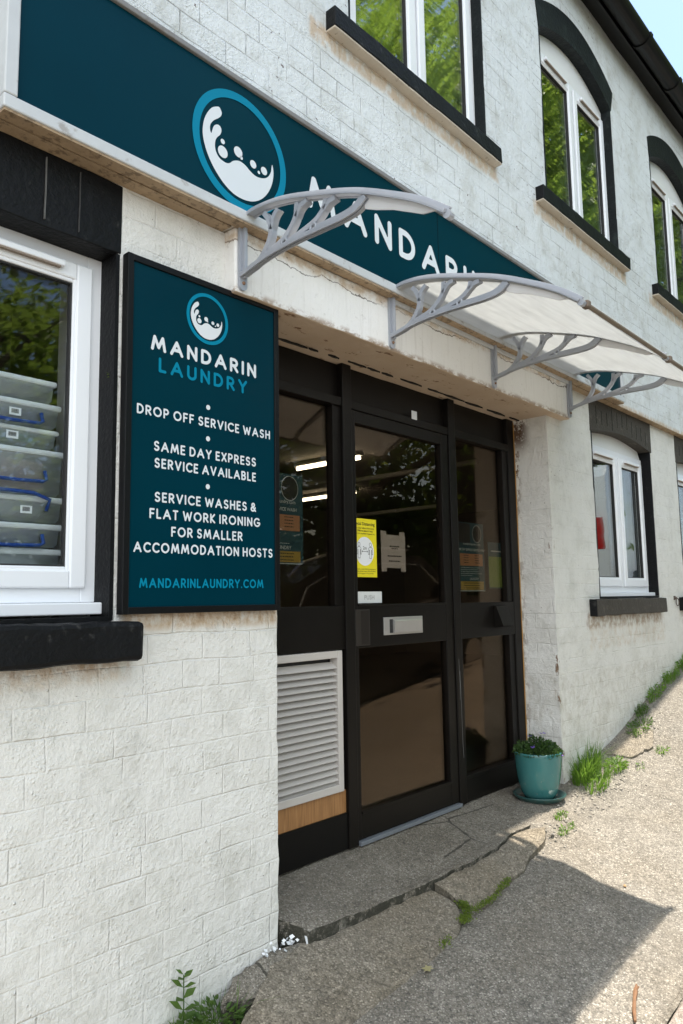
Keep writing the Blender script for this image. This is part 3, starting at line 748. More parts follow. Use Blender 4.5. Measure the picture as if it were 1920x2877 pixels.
# little things on the shopfront
o = MB(); o.prism([(.2055, -.160), (.150, -.153), (.150, -.148), (.190, -.043), (.2055, -.041)], lambda u, v, d: (d, u, v), 3.585, 3.700)
tag(o.build('wall_box', M_frame, loc=(3.64, .205, -.1)), 'black wedge shaped hooded box fixed to the mid rail right of the door', 'wall box')
o = MB(); o.box(2.884, 2.925, .2015, .2038, .868, .909); ob = o.build('sticker', M_vinyl, loc=(2.905, .203, .885)); tag(ob, 'small blank white square sticker on the dark transom above the door', 'sticker')

# ------------------------------------------------------------------ lettering
def arcp(cx, cy, rx, ry, a0, a1, n=14):
    return [(cx+rx*math.cos(rad(a0+(a1-a0)*i/n)), cy+ry*math.sin(rad(a0+(a1-a0)*i/n))) for i in range(n+1)]
def glyphs():
    G = {}
    G['A'] = (.86, [[(0, 0), (.43, 1), (.86, 0)], [(.17, .34), (.69, .34)]])
    G['B'] = (.56, [[(0, 0), (0, 1), (.28, 1)] + arcp(.28, .76, .24, .24, 90, -90) + [(0, .52)], [(.28, .52)] + arcp(.30, .26, .26, .26, 90, -90) + [(0, 0)]])
    G['C'] = (.74, [arcp(.46, .5, .46, .5, 48, 312, 20)])
    G['D'] = (.68, [[(0, 0), (0, 1), (.22, 1)] + arcp(.22, .5, .46, .5, 90, -90, 18) + [(0, 0)]])
    G['E'] = (.46, [[(.46, 1), (0, 1), (0, 0), (.46, 0)], [(0, .52), (.40, .52)]])
    G['F'] = (.46, [[(.46, 1), (0, 1), (0, 0)], [(0, .50), (.40, .50)]])
    G['G'] = (.86, [arcp(.46, .5, .46, .5, 48, 340, 20) + [(.88, .44), (.52, .44)]])
    G['H'] = (.62, [[(0, 0), (0, 1)], [(.62, 0), (.62, 1)], [(0, .52), (.62, .52)]])
    G['I'] = (.0, [[(0, 0), (0, 1)]])
    G['K'] = (.56, [[(0, 0), (0, 1)], [(.54, 1), (.05, .48), (.56, 0)]])
    G['L'] = (.44, [[(0, 1), (0, 0), (.44, 0)]])
    G['M'] = (.98, [[(0, 0), (.17, 1), (.49, .18), (.81, 1), (.98, 0)]])
    G['N'] = (.66, [[(0, 0), (0, 1), (.66, 0), (.66, 1)]])
    G['O'] = (.94, [arcp(.47, .5, .47, .5, 0, 360, 32)])
    G['P'] = (.54, [[(0, 0), (0, 1), (.26, 1)] + arcp(.26, .72, .28, .28, 90, -90) + [(0, .44)]])
    G['R'] = (.58, [[(0, 0), (0, 1), (.27, 1)] + arcp(.27, .73, .27, .27, 90, -90) + [(0, .46)], [(.26, .44), (.58, 0)]])
    G['S'] = (.54, [arcp(.28, .75, .25, .25, 35, 270, 14) + arcp(.27, .25, .27, .25, 90, -150, 14)])
    G['T'] = (.56, [[(0, 1), (.56, 1)], [(.28, 1), (.28, 0)]])
    G['U'] = (.64, [[(0, 1), (0, .32)] + arcp(.32, .32, .32, .32, 180, 360, 14) + [(.64, 1)]])
    G['V'] = (.76, [[(0, 1), (.38, 0), (.76, 1)]])
    G['W'] = (1.10, [[(0, 1), (.27, 0), (.55, .86), (.83, 0), (1.10, 1)]])
    G['X'] = (.62, [[(0, 0), (.62, 1)], [(0, 1), (.62, 0)]])
    G['Y'] = (.68, [[(0, 1), (.34, .48), (.68, 1)], [(.34, .48), (.34, 0)]])
    G['&'] = (.70, [[(.70, 0), (.16, .66)] + arcp(.33, .79, .20, .21, 215, -40, 12) + [(.12, .40)] + arcp(.27, .24, .27, .24, 120, 330, 12) + [(.66, .42)]])
    G['.'] = (.0, [[(0, 0), (0, 0)]])
    return G
GL = glyphs()
def blob(m, strokes, hw, f, cell):
    """filled outline of a set of round-ended strokes (marching squares on their distance field)"""
    P = np.array([p for s in strokes for p in s]); x0, y0 = P.min(0)-hw-2*cell; x1, y1 = P.max(0)+hw+2*cell
    nx = int((x1-x0)/cell)+2; ny = int((y1-y0)/cell)+2
    gx = x0+np.arange(nx)*cell; gy = y0+np.arange(ny)*cell; X, Y = np.meshgrid(gx, gy); D = np.full(X.shape, 1e9)
    for s in strokes:
        for (ax, ay), (bx, by) in zip(s, s[1:]):
            dx, dy = bx-ax, by-ay; L = dx*dx+dy*dy+1e-12; t = np.clip(((X-ax)*dx+(Y-ay)*dy)/L, 0, 1)
            D = np.minimum(D, np.hypot(X-ax-t*dx, Y-ay-t*dy))
    D -= hw; marching(m, D, gx, gy, f)
def marching(m, D, gx, gy, f):
    ny, nx = D.shape; inn = D < 0
    for j in range(ny-1):
        i = 0
        while i < nx-1:
            c = (inn[j, i], inn[j, i+1], inn[j+1, i+1], inn[j+1, i])
            if not any(c): i += 1; continue
            if all(c):
                k = i
                while k < nx-1 and inn[j, k] and inn[j, k+1] and inn[j+1, k+1] and inn[j+1, k]: k += 1
                m.face([f(gx[i], gy[j]), f(gx[k], gy[j]), f(gx[k], gy[j+1]), f(gx[i], gy[j+1])]); i = k; continue
            cs = [(gx[i], gy[j], D[j, i]), (gx[i+1], gy[j], D[j, i+1]), (gx[i+1], gy[j+1], D[j+1, i+1]), (gx[i], gy[j+1], D[j+1, i])]
            pl = []
            for a in range(4):
                A, B = cs[a], cs[(a+1) % 4]
                if A[2] < 0: pl.append((A[0], A[1]))
                if (A[2] < 0) != (B[2] < 0):
                    t = A[2]/(A[2]-B[2]); pl.append((A[0]+(B[0]-A[0])*t, A[1]+(B[1]-A[1])*t))
            if len(pl) > 2: m.face([f(*p) for p in pl])
            i += 1
def write(m, text, xl, xr, zb, zt, y, weight=.19, track=.24, space=.42, res=5.5):
    """letters of cap height zt-zb fitted between xl and xr"""
    H = zt-zb; hw = H*weight/2; c = H-2*hw
    adv = []; x = 0.0
    for ch in text:
        if ch == ' ': x += space; continue
        w = GL[ch][0]; adv.append((ch, x)); x += w + weight + track
    tot = x - track
    k = (xr-xl)/(tot*H)                                   # horizontal fit
    cell = max(hw*2/res, .0007)
    for ch, xx in adv:
        st = [[(xl + (xx+weight/2+px)*H*k, zb+hw+py*c) for px, py in s] for s in GL[ch][1]]
        blob(m, st, hw, lambda u, v: (u, y, v), cell)
WAVE = [(-.516, .546), (-.465, .553), (-.426, .493), (-.438, .425), (-.502, .352), (-.59, .272), (-.653, .169), (-.657, .082), (-.632, .04), (-.607, .118), (-.577, .19), (-.514, .241), (-.455, .237), (-.429, .18), (-.454, .097), (-.512, .027), (-.55, -.048), (-.559, -.147), (-.535, -.237), (-.471, -.305), (-.394, -.327), (-.317, -.327), (-.253, -.295), (-.201, -.242), (-.137, -.202), (-.059, -.174), (.02, -.177), (.086, -.196), (.178, -.247), (.285, -.279), (.391, -.272), (.512, -.226), (.592, -.156), (.646, -.054), (.659, .027), (.673, .086), (.692, .047), (.703, -.06), (.687, -.197), (.633, -.354), (.54, -.511), (.42, -.641), (.287, -.73), (.155, -.781), (-.002, -.804), (-.184, -.787), (-.365, -.705), (-.533, -.568), (-.674, -.393), (-.764, -.205), (-.8, -.045), (-.796, .084), (-.767, .221), (-.705, .357), (-.618, .479)]
BUB = [(-.402, .004, .043), (-.40, -.172, .099), (-.08, -.027, .09), (.244, -.096, .069), (.487, -.108, .07)]
def smooth_poly(P, k=3):
    P = [Vector(p) for p in P]; out = []; n = len(P)
    for i in range(n):
        p0, p1, p2, p3 = P[i-1], P[i], P[(i+1) % n], P[(i+2) % n]
        for t in [j/k for j in range(k)]:
            q = .5*((2*p1) + (p2-p0)*t + (2*p0-5*p1+4*p2-p3)*t*t + (3*p1-p0-3*p2+p3)*t**3); out.append((q.x, q.y))
    return out
def logo(cx, cz, R, y, parent):
    m = MB(); n = 72; V = [[m.bm.verts.new((cx+R*k*math.cos(2*math.pi*i/n), y, cz+R*k*math.sin(2*math.pi*i/n))) for i in range(n)] for k in (1, .865)]
    for i in range(n): m.bm.faces.new((V[0][i], V[0][(i+1) % n], V[1][(i+1) % n], V[1][i]))
    m.build('logo_ring', M_cyan, parent)
    m = MB(); m.flat(smooth_poly(WAVE), lambda u, v: (cx+R*u, y, cz+R*v))
    for bx, bz, br in BUB + [(.37, -.185, .028), (-.01, -.10, .03)]:
        m.flat([(bx+br*math.cos(2*math.pi*i/24), bz+br*math.sin(2*math.pi*i/24)) for i in range(24)], lambda u, v: (cx+R*u, y, cz+R*v))
    m.build('logo_wave', M_vinyl, parent)

# ------------------------------------------------------------------ fascia sign
fs = thing('fascia_sign', 'long dark teal shop fascia lettered MANDARIN with a round wave logo in an aluminium frame', 'shop sign', (2.8, -.05, 1.50))
FX0, FX1 = .757, 4.83
m = MB(); m.box(FX0+.02, FX1-.02, -.092, -.054, 1.285, 1.755); m.build('panel', M_teal, fs)
m = MB(); m.box(FX0, FX1, -.104, -.051, 1.2585, 1.296, .004); m.build('frame', M_alu, fs)
for a_, b_ in ((FX0, FX0+.036), (FX1-.03, FX1)):
    m = MB(); m.box(a_, b_, -.1046, -.0515, 1.2965, 1.7635, .004); m.build('frame', M_alu, fs)
m = MB(); m.box(FX0+.0365, FX1-.0305, -.1035, -.052, 1.7445, 1.7640, .004); m.build('frame', M_alutop, fs)
m = MB(); m.box(2.716, 2.7175, -.0932, -.0918, 1.297, 1.744); m.build('panel_joint', M_plinth, fs)
m = MB(); m.box(FX0+.004, FX1-.004, -.099, -.0560, 1.2512, 1.2582); m.build('batten', M_ledge, fs)
logo(1.554, 1.501, .205, -.0938, fs)
m = MB()
write(m, 'MANDARIN', 1.868, 3.110, 1.437, 1.566, -.0938, .205, .37, res=7)
m.build('lettering', M_vinyl, fs)

# ------------------------------------------------------------------ wall sign
ws_ = thing('wall_sign', 'tall dark teal board listing laundry services in white letters, black framed, beside the door', 'shop sign', (1.465, 0, .50))
SX0, SX1, SZ0, SZ1, SY = 1.166, 1.775, -.030, 1.036, -.035
m = MB(); m.box(SX0+.01, SX1-.01, SY+.006, -.006, SZ0+.01, SZ1-.01); m.build('panel', M_teal, ws_)
m = MB(); bars(m, SX0, SX1, SZ0, SZ1, .0205, SY, -.0045, .0018); m.build('frame', M_signblk, ws_)
YT = SY+.0045
logo(1.4638, .911, .0842, YT, ws_)
m = MB(); w2 = MB()
write(m, 'MANDARIN', 1.251, 1.671, .758, .806, YT, .21, .33)
write(w2, 'LAUNDRY', 1.279, 1.630, .694, .740, YT, .20, .36)
for zc in (.619, .517, .363): m.flat([(1.467+.0082*math.cos(2*math.pi*i/20), zc+.0082*math.sin(2*math.pi*i/20)) for i in range(20)], lambda u, v: (u, YT, v))
for t, a, b, z in (('DROP OFF SERVICE WASH', 1.206, 1.734, .5545), ('SAME DAY EXPRESS', 1.266, 1.669, .4510), ('SERVICE AVAILABLE', 1.269, 1.669, .4000), ('SERVICE WASHES &', 1.271, 1.669, .2980),
                   ('FLAT WORK IRONING', 1.254, 1.687, .2480), ('FOR SMALLER', 1.331, 1.610, .1975), ('ACCOMMODATION HOSTS', 1.202, 1.743, .1470)):
    write(m, t, a, b, z, z+.0305, YT, .185, .26, .40)
write(w2, 'MANDARINLAUNDRY.COM', 1.223, 1.701, .0445, .0735, YT, .185, .24)
m.build('lettering', M_vinyl, ws_); w2.build('cyan_lettering', M_cyan, ws_)

# ------------------------------------------------------------------ door canopy
ARCH = [(-.050, 1.268), (-.129, 1.288), (-.254, 1.276), (-.412, 1.232), (-.565, 1.180), (-.707, 1.112), (-.800, 1.060), (-.878, 1.003)]
def cr(P, k=6):
    P = [Vector(p) for p in P]; P = [2*P[0]-P[1]] + P + [2*P[-1]-P[-2]]; out = []
    for i in range(1, len(P)-2):
        p0, p1, p2, p3 = P[i-1:i+3]
        for t in [j/k for j in range(k)]:
            q = .5*((2*p1) + (p2-p0)*t + (2*p0-5*p1+4*p2-p3)*t*t + (3*p1-p0-3*p2+p3)*t**3); out.append((q.x, q.y))
    out.append((P[-2].x, P[-2].y)); return out
def offset(path, d):
    out = []
    for i, p in enumerate(path):
        a = Vector(path[max(i-1, 0)]); b = Vector(path[min(i+1, len(path)-1)]); t = (b-a).normalized(); out.append((p[0]-t.y*d, p[1]+t.x*d))
    return out
def strip(m, path, w0, w1, X, hx):
    """bar of rectangular section following path in the y-z plane, hx half width across x"""
    m.prism(offset(path, w0) + offset(path, w1)[::-1], lambda u, v, d: (d, u, v), X-hx, X+hx)
A_ = cr(ARCH)
def bracket(X, parent, single=False):
    root = None
    m = MB()
    # wall flange: T section with a rounded foot
    foot = [(X-.017, 1.272), (X+.017, 1.272), (X+.017, 1.052)] + [(X+.017*math.cos(rad(a)), 1.052+.017*math.sin(rad(a))) for a in range(0, -181, -20)] + [(X-.017, 1.052)]
    m.prism(foot, lambda u, v, d: (u, d, v), -.0655, -.0555)
    m.box(X-.006, X+.006, -.080, -.0650, 1.075, 1.265, .001)
    strip(m, [(-.072, 1.272)] + A_[2:], -.008, .0, X, .020)          # arch, flat cap
    strip(m, [(-.072, 1.268)] + A_[2:], -.019, -.0082, X, .005)       # arch, web below it
    strip(m, [(a[0], a[1]+.0005) for a in A_[2:]], .0, .004, X+.016, .0035)
    strip(m, [(a[0], a[1]+.0005) for a in A_[2:]], .0, .004, X-.016, .0035)
    low = cr([(-.066, 1.083), (-.182, 1.108), (-.315, 1.1185), (-.427, 1.1185), (-.519, 1.118), (-.575, 1.126), (-.612, 1.150)])
    strip(m, low, -.0085, -.001, X, .017)
    strip(m, low, -.0005, .0065, X, .0045); strip(m, low, -.0007, .0060, X-.0135, .0033)
    for P in ([(-.080, 1.089), (-.150, 1.106), (-.193, 1.145), (-.211, 1.185), (-.203, 1.228), (-.180, 1.262)], [(-.211, 1.195), (-.224, 1.232), (-.245, 1.252)],
              [(-.185, 1.117), (-.262, 1.138), (-.304, 1.168), (-.326, 1.200), (-.331, 1.240)], [(-.326, 1.196), (-.345, 1.221), (-.375, 1.232)],
              [(-.290, 1.124), (-.392, 1.146), (-.430, 1.164), (-.448, 1.184), (-.454, 1.205)], [(-.445, 1.176), (-.464, 1.190), (-.492, 1.196)],
              [(-.405, 1.128), (-.508, 1.128), (-.560, 1.134), (-.600, 1.156)]):
        p = cr(P, 4); strip(m, p, -.0048, .0048, X, .0135); strip(m, p, -.0085, -.0050, X-.010, .0034); strip(m, p, .0050, .0085, X-.010, .0034)
    for cy, cz in ((-.179, 1.1155), (-.274, 1.1285), (-.401, 1.1345)):
        ring = [Vector((cy+.0115*math.cos(2*math.pi*i/16), cz+.0115*math.sin(2*math.pi*i/16))) for i in range(16)]; XR = X-.010
        m.tube([(XR, p.x, p.y) for p in ring] + [(XR, ring[0].x, ring[0].y)], .0048, 8, False)
    m.tube([(X-.010, -.882, .999), (X+.010, -.882, .999)], .0125, 12)
    b = m.build('bracket' if parent else 'canopy_bracket', M_brk, parent, loc=(X, -.05, 1.26))
    # solid web filling the nose between arch and lower bar
    top = [a for a in A_ if a[0] < -.575]; m2 = MB()
    m2.prism(offset(top, -.0195) + [(-.80, 1.032), (-.70, 1.082), (-.640, 1.104), (-.600, 1.122)], lambda u, v, d: (d, u, v), X-.003, X+.003)
    m2.build('nose_web', M_web, b)
    m2 = MB()
    for z in (1.212, 1.060): m2.lathe([(.0, .006), (.0045, .006), (.006, .003), (.006, 0)], (0, 0, 0), 12); 
    for i, v in enumerate(list(m2.bm.verts)):
        z = 1.212 if i < 48 else 1.060
        v.co = Vector((X + (.011 if z > 1.1 else 0) + v.co.x, -.0656-v.co.z, z+v.co.y))
    m2.build('screw', simple('rusty_screw', (.22, .13, .08), .6, .3, 60), b)
    return b
sb = bracket(1.585, None); tag(sb, 'single silver grey scrolled canopy bracket without a sheet, above the teal services board', 'canopy bracket')
cn = thing('door_canopy', 'curved milky plastic door canopy carried by three silver scrolled brackets', 'canopy', (3.24, -.05, 1.26))
for X in (2.398, 3.225, 4.078): bracket(X, cn)
m = MB(); up_l = offset(A_, .0065); lo_l = offset(A_, .0045)
NX = 40; V = []
for s_, L in ((0, up_l), (1, lo_l)):
    V.append([[m.bm.verts.new((2.384+(4.092-2.384)*i/NX, p[0], p[1] - .0025*math.sin(math.pi*2*i/NX)**2)) for i in range(NX+1)] for p in L])
for s_ in (0, 1):
    for j in range(len(A_)-1):
        for i in range(NX): m.bm.faces.new((V[s_][j][i], V[s_][j][i+1], V[s_][j+1][i+1], V[s_][j+1][i]))
for i in range(NX):
    for j in (0, len(A_)-1): m.bm.faces.new((V[0][j][i], V[0][j][i+1], V[1][j][i+1], V[1][j][i]))
for j in range(len(A_)-1):
    for i in (0, NX): m.bm.faces.new((V[0][j][i], V[0][j+1][i], V[1][j+1][i], V[1][j][i]))
m.build('sheet', M_sheet, cn, True)
for a, b in ((2.40, 3.223), (3.227, 4.076)):                       # front bars with their dirty underside
    m = MB(); m.tube([(a, -.886, 1.000), (b, -.886, 1.000)], .0085, 10); m.build('front_bar', simple('grimy_front_bar', (.15, .12, .09), .6, .35, 40, .3, 80, .002), cn)
    m = MB(); m.box(a, b, -.068, -.0555, 1.232, 1.262, .002); m.build('rear_bar', M_alu, cn)
for X in (2.398, 3.225, 4.078):
    m = MB(); m.box(X+.012, X+.040, -.900, -.874, .985, 1.012, .005); m.build('bar_clip', simple('brown_plastic_clip', (.14, .105, .08), .6), cn)

# ------------------------------------------------------------------ notices on the glass
def text_mesh(m, s, x, z, size, y, align='CENTER', bold=0.0, sx=1.0):
    cu = bpy.data.curves.new('t', 'FONT'); cu.body = s; cu.size = size; cu.align_x = align; cu.offset = bold*size; cu.resolution_u = 2
    ob = bpy.data.objects.new('t', cu); COL.objects.link(ob)
    dg = bpy.context.evaluated_depsgraph_get(); dg.update(); me = bpy.data.meshes.new_from_object(ob.evaluated_get(dg))
    bm = bmesh.new(); bm.from_mesh(me)
    for v in bm.verts: v.co = Vector((x+v.co.x*sx, y, z+v.co.y))
    bm.to_mesh(me); bm.free(); m.bm.from_mesh(me); bpy.data.meshes.remove(me); bpy.data.objects.remove(ob); bpy.data.curves.remove(cu)
def paper(name, col, rough=.6): return simple(name, col, rough, .03, 10, .05, 60, .0005)
M_yel = paper('yellow_card', (.72, .62, .012)); M_pap = paper('white_paper', (.40, .37, .36)); M_ink = paper('black_ink', (.012, .012, .012))
M_pw = paper('white_card', (.72, .74, .76)); M_poster = paper('dark_teal_paper', (.010, .045, .060)); M_or = paper('orange_print', (.30, .15, .075)); M_ye2 = paper('ochre_print', (.27, .19, .035))
M_gr = paper('green_print', (.13, .185, .035)); M_fade = paper('faded_grey_print', (.28, .28, .28)); M_pale = paper('pale_print', (.42, .47, .47)); M_blkp = paper('black_print', (.010, .011, .012))
def bar_rows(m, rows, y):
    for x0, x1, z, h in rows:
        x = x0
        while x < x1:
            w = min(x1-x, random.uniform(.004, .013)); m.box(x, x+w, y-.0002, y, z, z+h); x += w+.0025
# social distancing card: on the outer face of the door glass
YG = .2252
p = thing('notice', 'yellow Social Distancing 2m card stuck on the door glass', 'notice', (2.5295, YG, .10))
m = MB(); m.box(2.4570, 2.6185, YG-.0008, YG, .100, .358); m.build('card', M_yel, p)
m = MB(); m.flat([(2.5360+.0625*math.cos(2*math.pi*i/40), .2135+.0635*math.sin(2*math.pi*i/40)) for i in range(40)], lambda u, v: (u, YG-.0012, v)); m.build('disc', M_pw, p)
m = MB(); yt = YG-.0016
text_mesh(m, 'Social Distancing', 2.5365, .3285, .0205, yt, bold=.012)
text_mesh(m, 'For your safety please keep', 2.5385, .3125, .0115, yt); text_mesh(m, '2 Metres (about 6 feet)', 2.5385, .3005, .0115, yt, bold=.006); text_mesh(m, 'from one another in queues etc.', 2.5385, .2885, .0108, yt)
text_mesh(m, '2m', 2.5360, .221, .0215, yt, bold=.004)
text_mesh(m, 'We have a social distancing programme', 2.5385, .1325, .0088, yt); text_mesh(m, 'in place, please respect this and adhere', 2.5385, .1230, .0088, yt); text_mesh(m, 'to the signage on the premises', 2.5385, .1135, .0088, yt)
m.build('lettering', M_ink, p)
m = MB()
def lineart(pts, hw): blob(m, [pts], hw, lambda u, v: (u, yt, v), hw*.7)
for cx in (2.4965, 2.5745):
    lineart(arcp(cx, .2435, .0075, .0085, 0, 360, 18), .0009)
    lineart([(cx-.0075, .232), (cx-.0135, .226), (cx-.0145, .200), (cx-.009, .200), (cx-.009, .221), (cx-.007, .221), (cx-.0065, .183), (cx+.0065, .183), (cx+.007, .221), (cx+.009, .221), (cx+.009, .200), (cx+.0145, .200), (cx+.0135, .226), (cx+.0075, .232), (cx-.0075, .232)], .0009)
lineart([(2.5165, .213), (2.5545, .213)], .0010)
for s_ in (-1, 1): lineart([(2.5355+s_*.0145, .2165), (2.5355+s_*.0195, .213), (2.5355+s_*.0145, .2095)], .0010)
m.build('pictogram', M_ink, p)
# white paper behind the door glass
YB = .2335
p = thing('notice', 'plain white typed paper notice taped inside the door glass right of the yellow card', 'notice', (2.7530, YB, .15))
m = MB(); m.box(2.6630, 2.8450, YB, YB+.0006, .145, .298)
for a, b, c_, d in ((2.6610, 2.7010, .294, .314), (2.8010, 2.8410, .294, .314), (2.6630, 2.7010, .128, .150), (2.8090, 2.8450, .128, .150)): m.box(a, b, YB-.0004, YB-.0001, c_, d)
m.build('sheet', M_pap, p)
m = MB(); bar_rows(m, [(2.7250, 2.7990, .242, .0055), (2.7390, 2.7850, .232, .005), (2.7090, 2.8130, .197, .0055), (2.7170, 2.8050, .174, .005)], YB-.0006); m.build('print', M_ink, p)
# PUSH card
p = thing('push_sign', 'worn white PUSH card at the bottom of the door glass', 'sign', (2.5475, YG, -.015))
m = MB(); m.box(2.4590, 2.6485, YG-.0012, YG, -.0135, .0365); m.build('card', simple('scuffed_white_card', (.62, .64, .63), .6, .08, 30, .2, 90, .001, dirt=((.12, .12, .11), 60, .66, .9)), p)
m = MB(); text_mesh(m, 'PUSH', 2.5605, .002, .0285, YG-.0018, bold=.003, sx=1.05); m.build('lettering', M_fade, p)
def price_poster(x0, x1, z0, z1, y, label, label_text):
    p = thing('poster', label, 'poster', ((x0+x1)/2, y, z0)); w = x1-x0; h = z1-z0
    X = lambda f: x0+w*f
    Zf = lambda f: z0+h*f
    m = MB(); m.box(x0, x1, y, y+.0006, z0, z1); m.build('sheet', M_poster, p)
    yy = y-.0006
    m = MB(); m.flat([(X(.73)+w*.165*math.cos(2*math.pi*i/36), Zf(.842)+w*.175*math.sin(2*math.pi*i/36)) for i in range(36)], lambda u, v: (u, yy, v)); m.box(x0+.003, X(.47), yy-.0002, yy, Zf(.70), Zf(.985)); m.build('black_print', M_blkp, p)
    m = MB(); n = 40; V = [[m.bm.verts.new((X(.73)+w*k*math.cos(2*math.pi*i/n), yy-.0004, Zf(.842)+w*k*1.06*math.sin(2*math.pi*i/n))) for i in range(n)] for k in (.172, .164)]
    for i in range(n): m.bm.faces.new((V[0][i], V[0][(i+1) % n], V[1][(i+1) % n], V[1][i]))
    text_mesh(m, 'mandarinlaundry.com', X(.52), Zf(.672), w*.075, yy-.0003); text_mesh(m, label_text, X(.50), Zf(.588), w*.068, yy-.0003, bold=.008)
    m.box(X(.02), X(.98), yy-.0002, yy, Zf(.006), Zf(.014))
    text_mesh(m, 'LAUNDRY', X(.58), Zf(.165), w*.075, yy-.0003)
    bar_rows(m, [(X(.08), X(.06+.8*random.random()+.12), Zf(.34-.028*k), .0018) for k in range(5)], yy-.0004)
    m.build('pale_print', M_pale, p)
    m = MB(); m.box(X(.06), X(.93), yy-.0002, yy, Zf(.37), Zf(.545)); m.build('orange_block', M_or, p)
    m = MB(); m.box(X(.06), X(.94), yy-.0002, yy, Zf(.025), Zf(.145)); m.build('yellow_block', M_ye2, p)
    m = MB(); bar_rows(m, [(X(.20), X(.38), Zf(.515-.035*k), .004) for k in range(4)] + [(X(.62), X(.80), Zf(.515-.035*k), .004) for k in range(4)] + [(X(.18), X(.80), Zf(.115-.035*k), .004) for k in range(3)], yy-.0006); m.build('dark_print', M_ink, p)
price_poster(1.895, 2.172, .145, .510, .2465, 'dark teal price poster with orange and yellow blocks inside the left pane', 'EXPRESS SERVICE WASH')
price_poster(3.318, 3.576, .036, .402, .2465, 'dark teal price poster with orange block inside the pane right of the door', 'SAME DAY EXPRESS SERVICE WASH')
p = thing('poster', 'small green and dark leaflet inside the right pane beside the teal poster', 'poster', (3.70, .2465, .05))
m = MB(); m.box(3.618, 3.797, .2465, .2471, .052, .308); m.build('sheet', M_poster, p)
m = MB(); m.box(3.622, 3.793, .2461, .2463, .058, .228); m.build('green_block', M_gr, p)
m = MB(); bar_rows(m, [(3.65, 3.76, .255, .007)], .2460); m.build('print', M_pale, p)

# ------------------------------------------------------------------ inside the shop
for i, (x, y0, y1, z, lab) in enumerate(((5.95, 3.10, 4.09, 1.497, 'lit fluorescent tube nearest the shop window, seen through the left pane'), (7.88, 4.82, 5.97, 1.497, 'lit fluorescent tube deeper in the shop, lower of the two in view'))):
    t = thing('ceiling_light', lab, 'ceiling light', (x, (y0+y1)/2, 1.56))
    m = MB(); m.box(x-.035, x+.035, y0, y1, 1.515, 1.5645, .006); m.build('batten', M_upvc2, t)
    m = MB(); m.tube([(x, y0+.03, z-.006), (x, y1-.03, z-.006)], .019, 12); m.build('tube', M_tube, t)
for i, (x, y0, y1, z) in enumerate(((7.1, 2.4, 5.2, 1.50), (9.4, 4.2, 6.6, 1.40))):
    m = MB(); m.tube([(x, y0, z), (x, y1, z)], .03, 10)
    tag(m.build('pipe', M_plaster, loc=(x, y0, z)), ('painted pipe under the shop ceiling, right of the lit tubes', 'lower painted pipe under the shop ceiling, farther right')[i], 'pipe')

def poly_plastic():
    n = N('clear_box_plastic')
    pb = n.pbr((.78, .83, .86), .22, n.bump(n.noise(n.pos(), 20, 3), .2, .003), spec=.6)
    tp = n.add('ShaderNodeBsdfTransparent'); tp.inputs[0].default_value = (.92, .95, .97, 1)
    m = n.add('ShaderNodeMixShader'); m.inputs[0].default_value = .62
    n.t.links.new(pb, m.inputs[1]); n.t.links.new(tp.outputs[0], m.inputs[2]); return n.done(m.outputs[0])
M_box = poly_plastic()
def lid_plastic():
    n = N('milky_lid_plastic')
    pb = n.pbr((.82, .86, .88), .25, spec=.6)
    tp = n.add('ShaderNodeBsdfTransparent'); m = n.add('ShaderNodeMixShader'); m.inputs[0].default_value = .28
    n.t.links.new(pb, m.inputs[1]); n.t.links.new(tp.outputs[0], m.inputs[2]); return n.done(m.outputs[0])
M_lid = lid_plastic()
M_blue = simple('blue_handle_plastic', (.008, .045, .24), .35, .06, 20)
M_cloth = [simple('folded_cloth', c, .9, .35, 16, .8, 30, .01) for c in ((.13, .14, .22), (.02, .14, .07), (.20, .12, .12), (.22, .24, .25), (.05, .07, .12), (.14, .14, .14), (.35, .35, .34))]
BX = [('clear lidless looking topmost storage box, turned sideways, in the left window', 1.056, .586, .655, 5, False, 0),
      ('clear box of grey-blue cloth, blue handle, second from the top in the left window', 1.072, .512, .585, 0, True, 1),
      ('shallow clear storage box holding green cloth in the left window', 1.066, .449, .508, 1, False, 1),
      ('tall clear storage box of pinkish cloth with a drooping blue handle in the left window', 1.088, .314, .448, 2, True, 0),
      ('clear storage box with a raised blue handle across its lid in the left window', 1.088, .235, .312, 3, True, 1),
      ('clear storage box with dark contents, second from the bottom in the left window', 1.085, .163, .233, 4, True, 0),
      ('lowest clear storage box on the inner window sill, mostly below the frame', 1.086, .060, .161, 6, False, 0)]
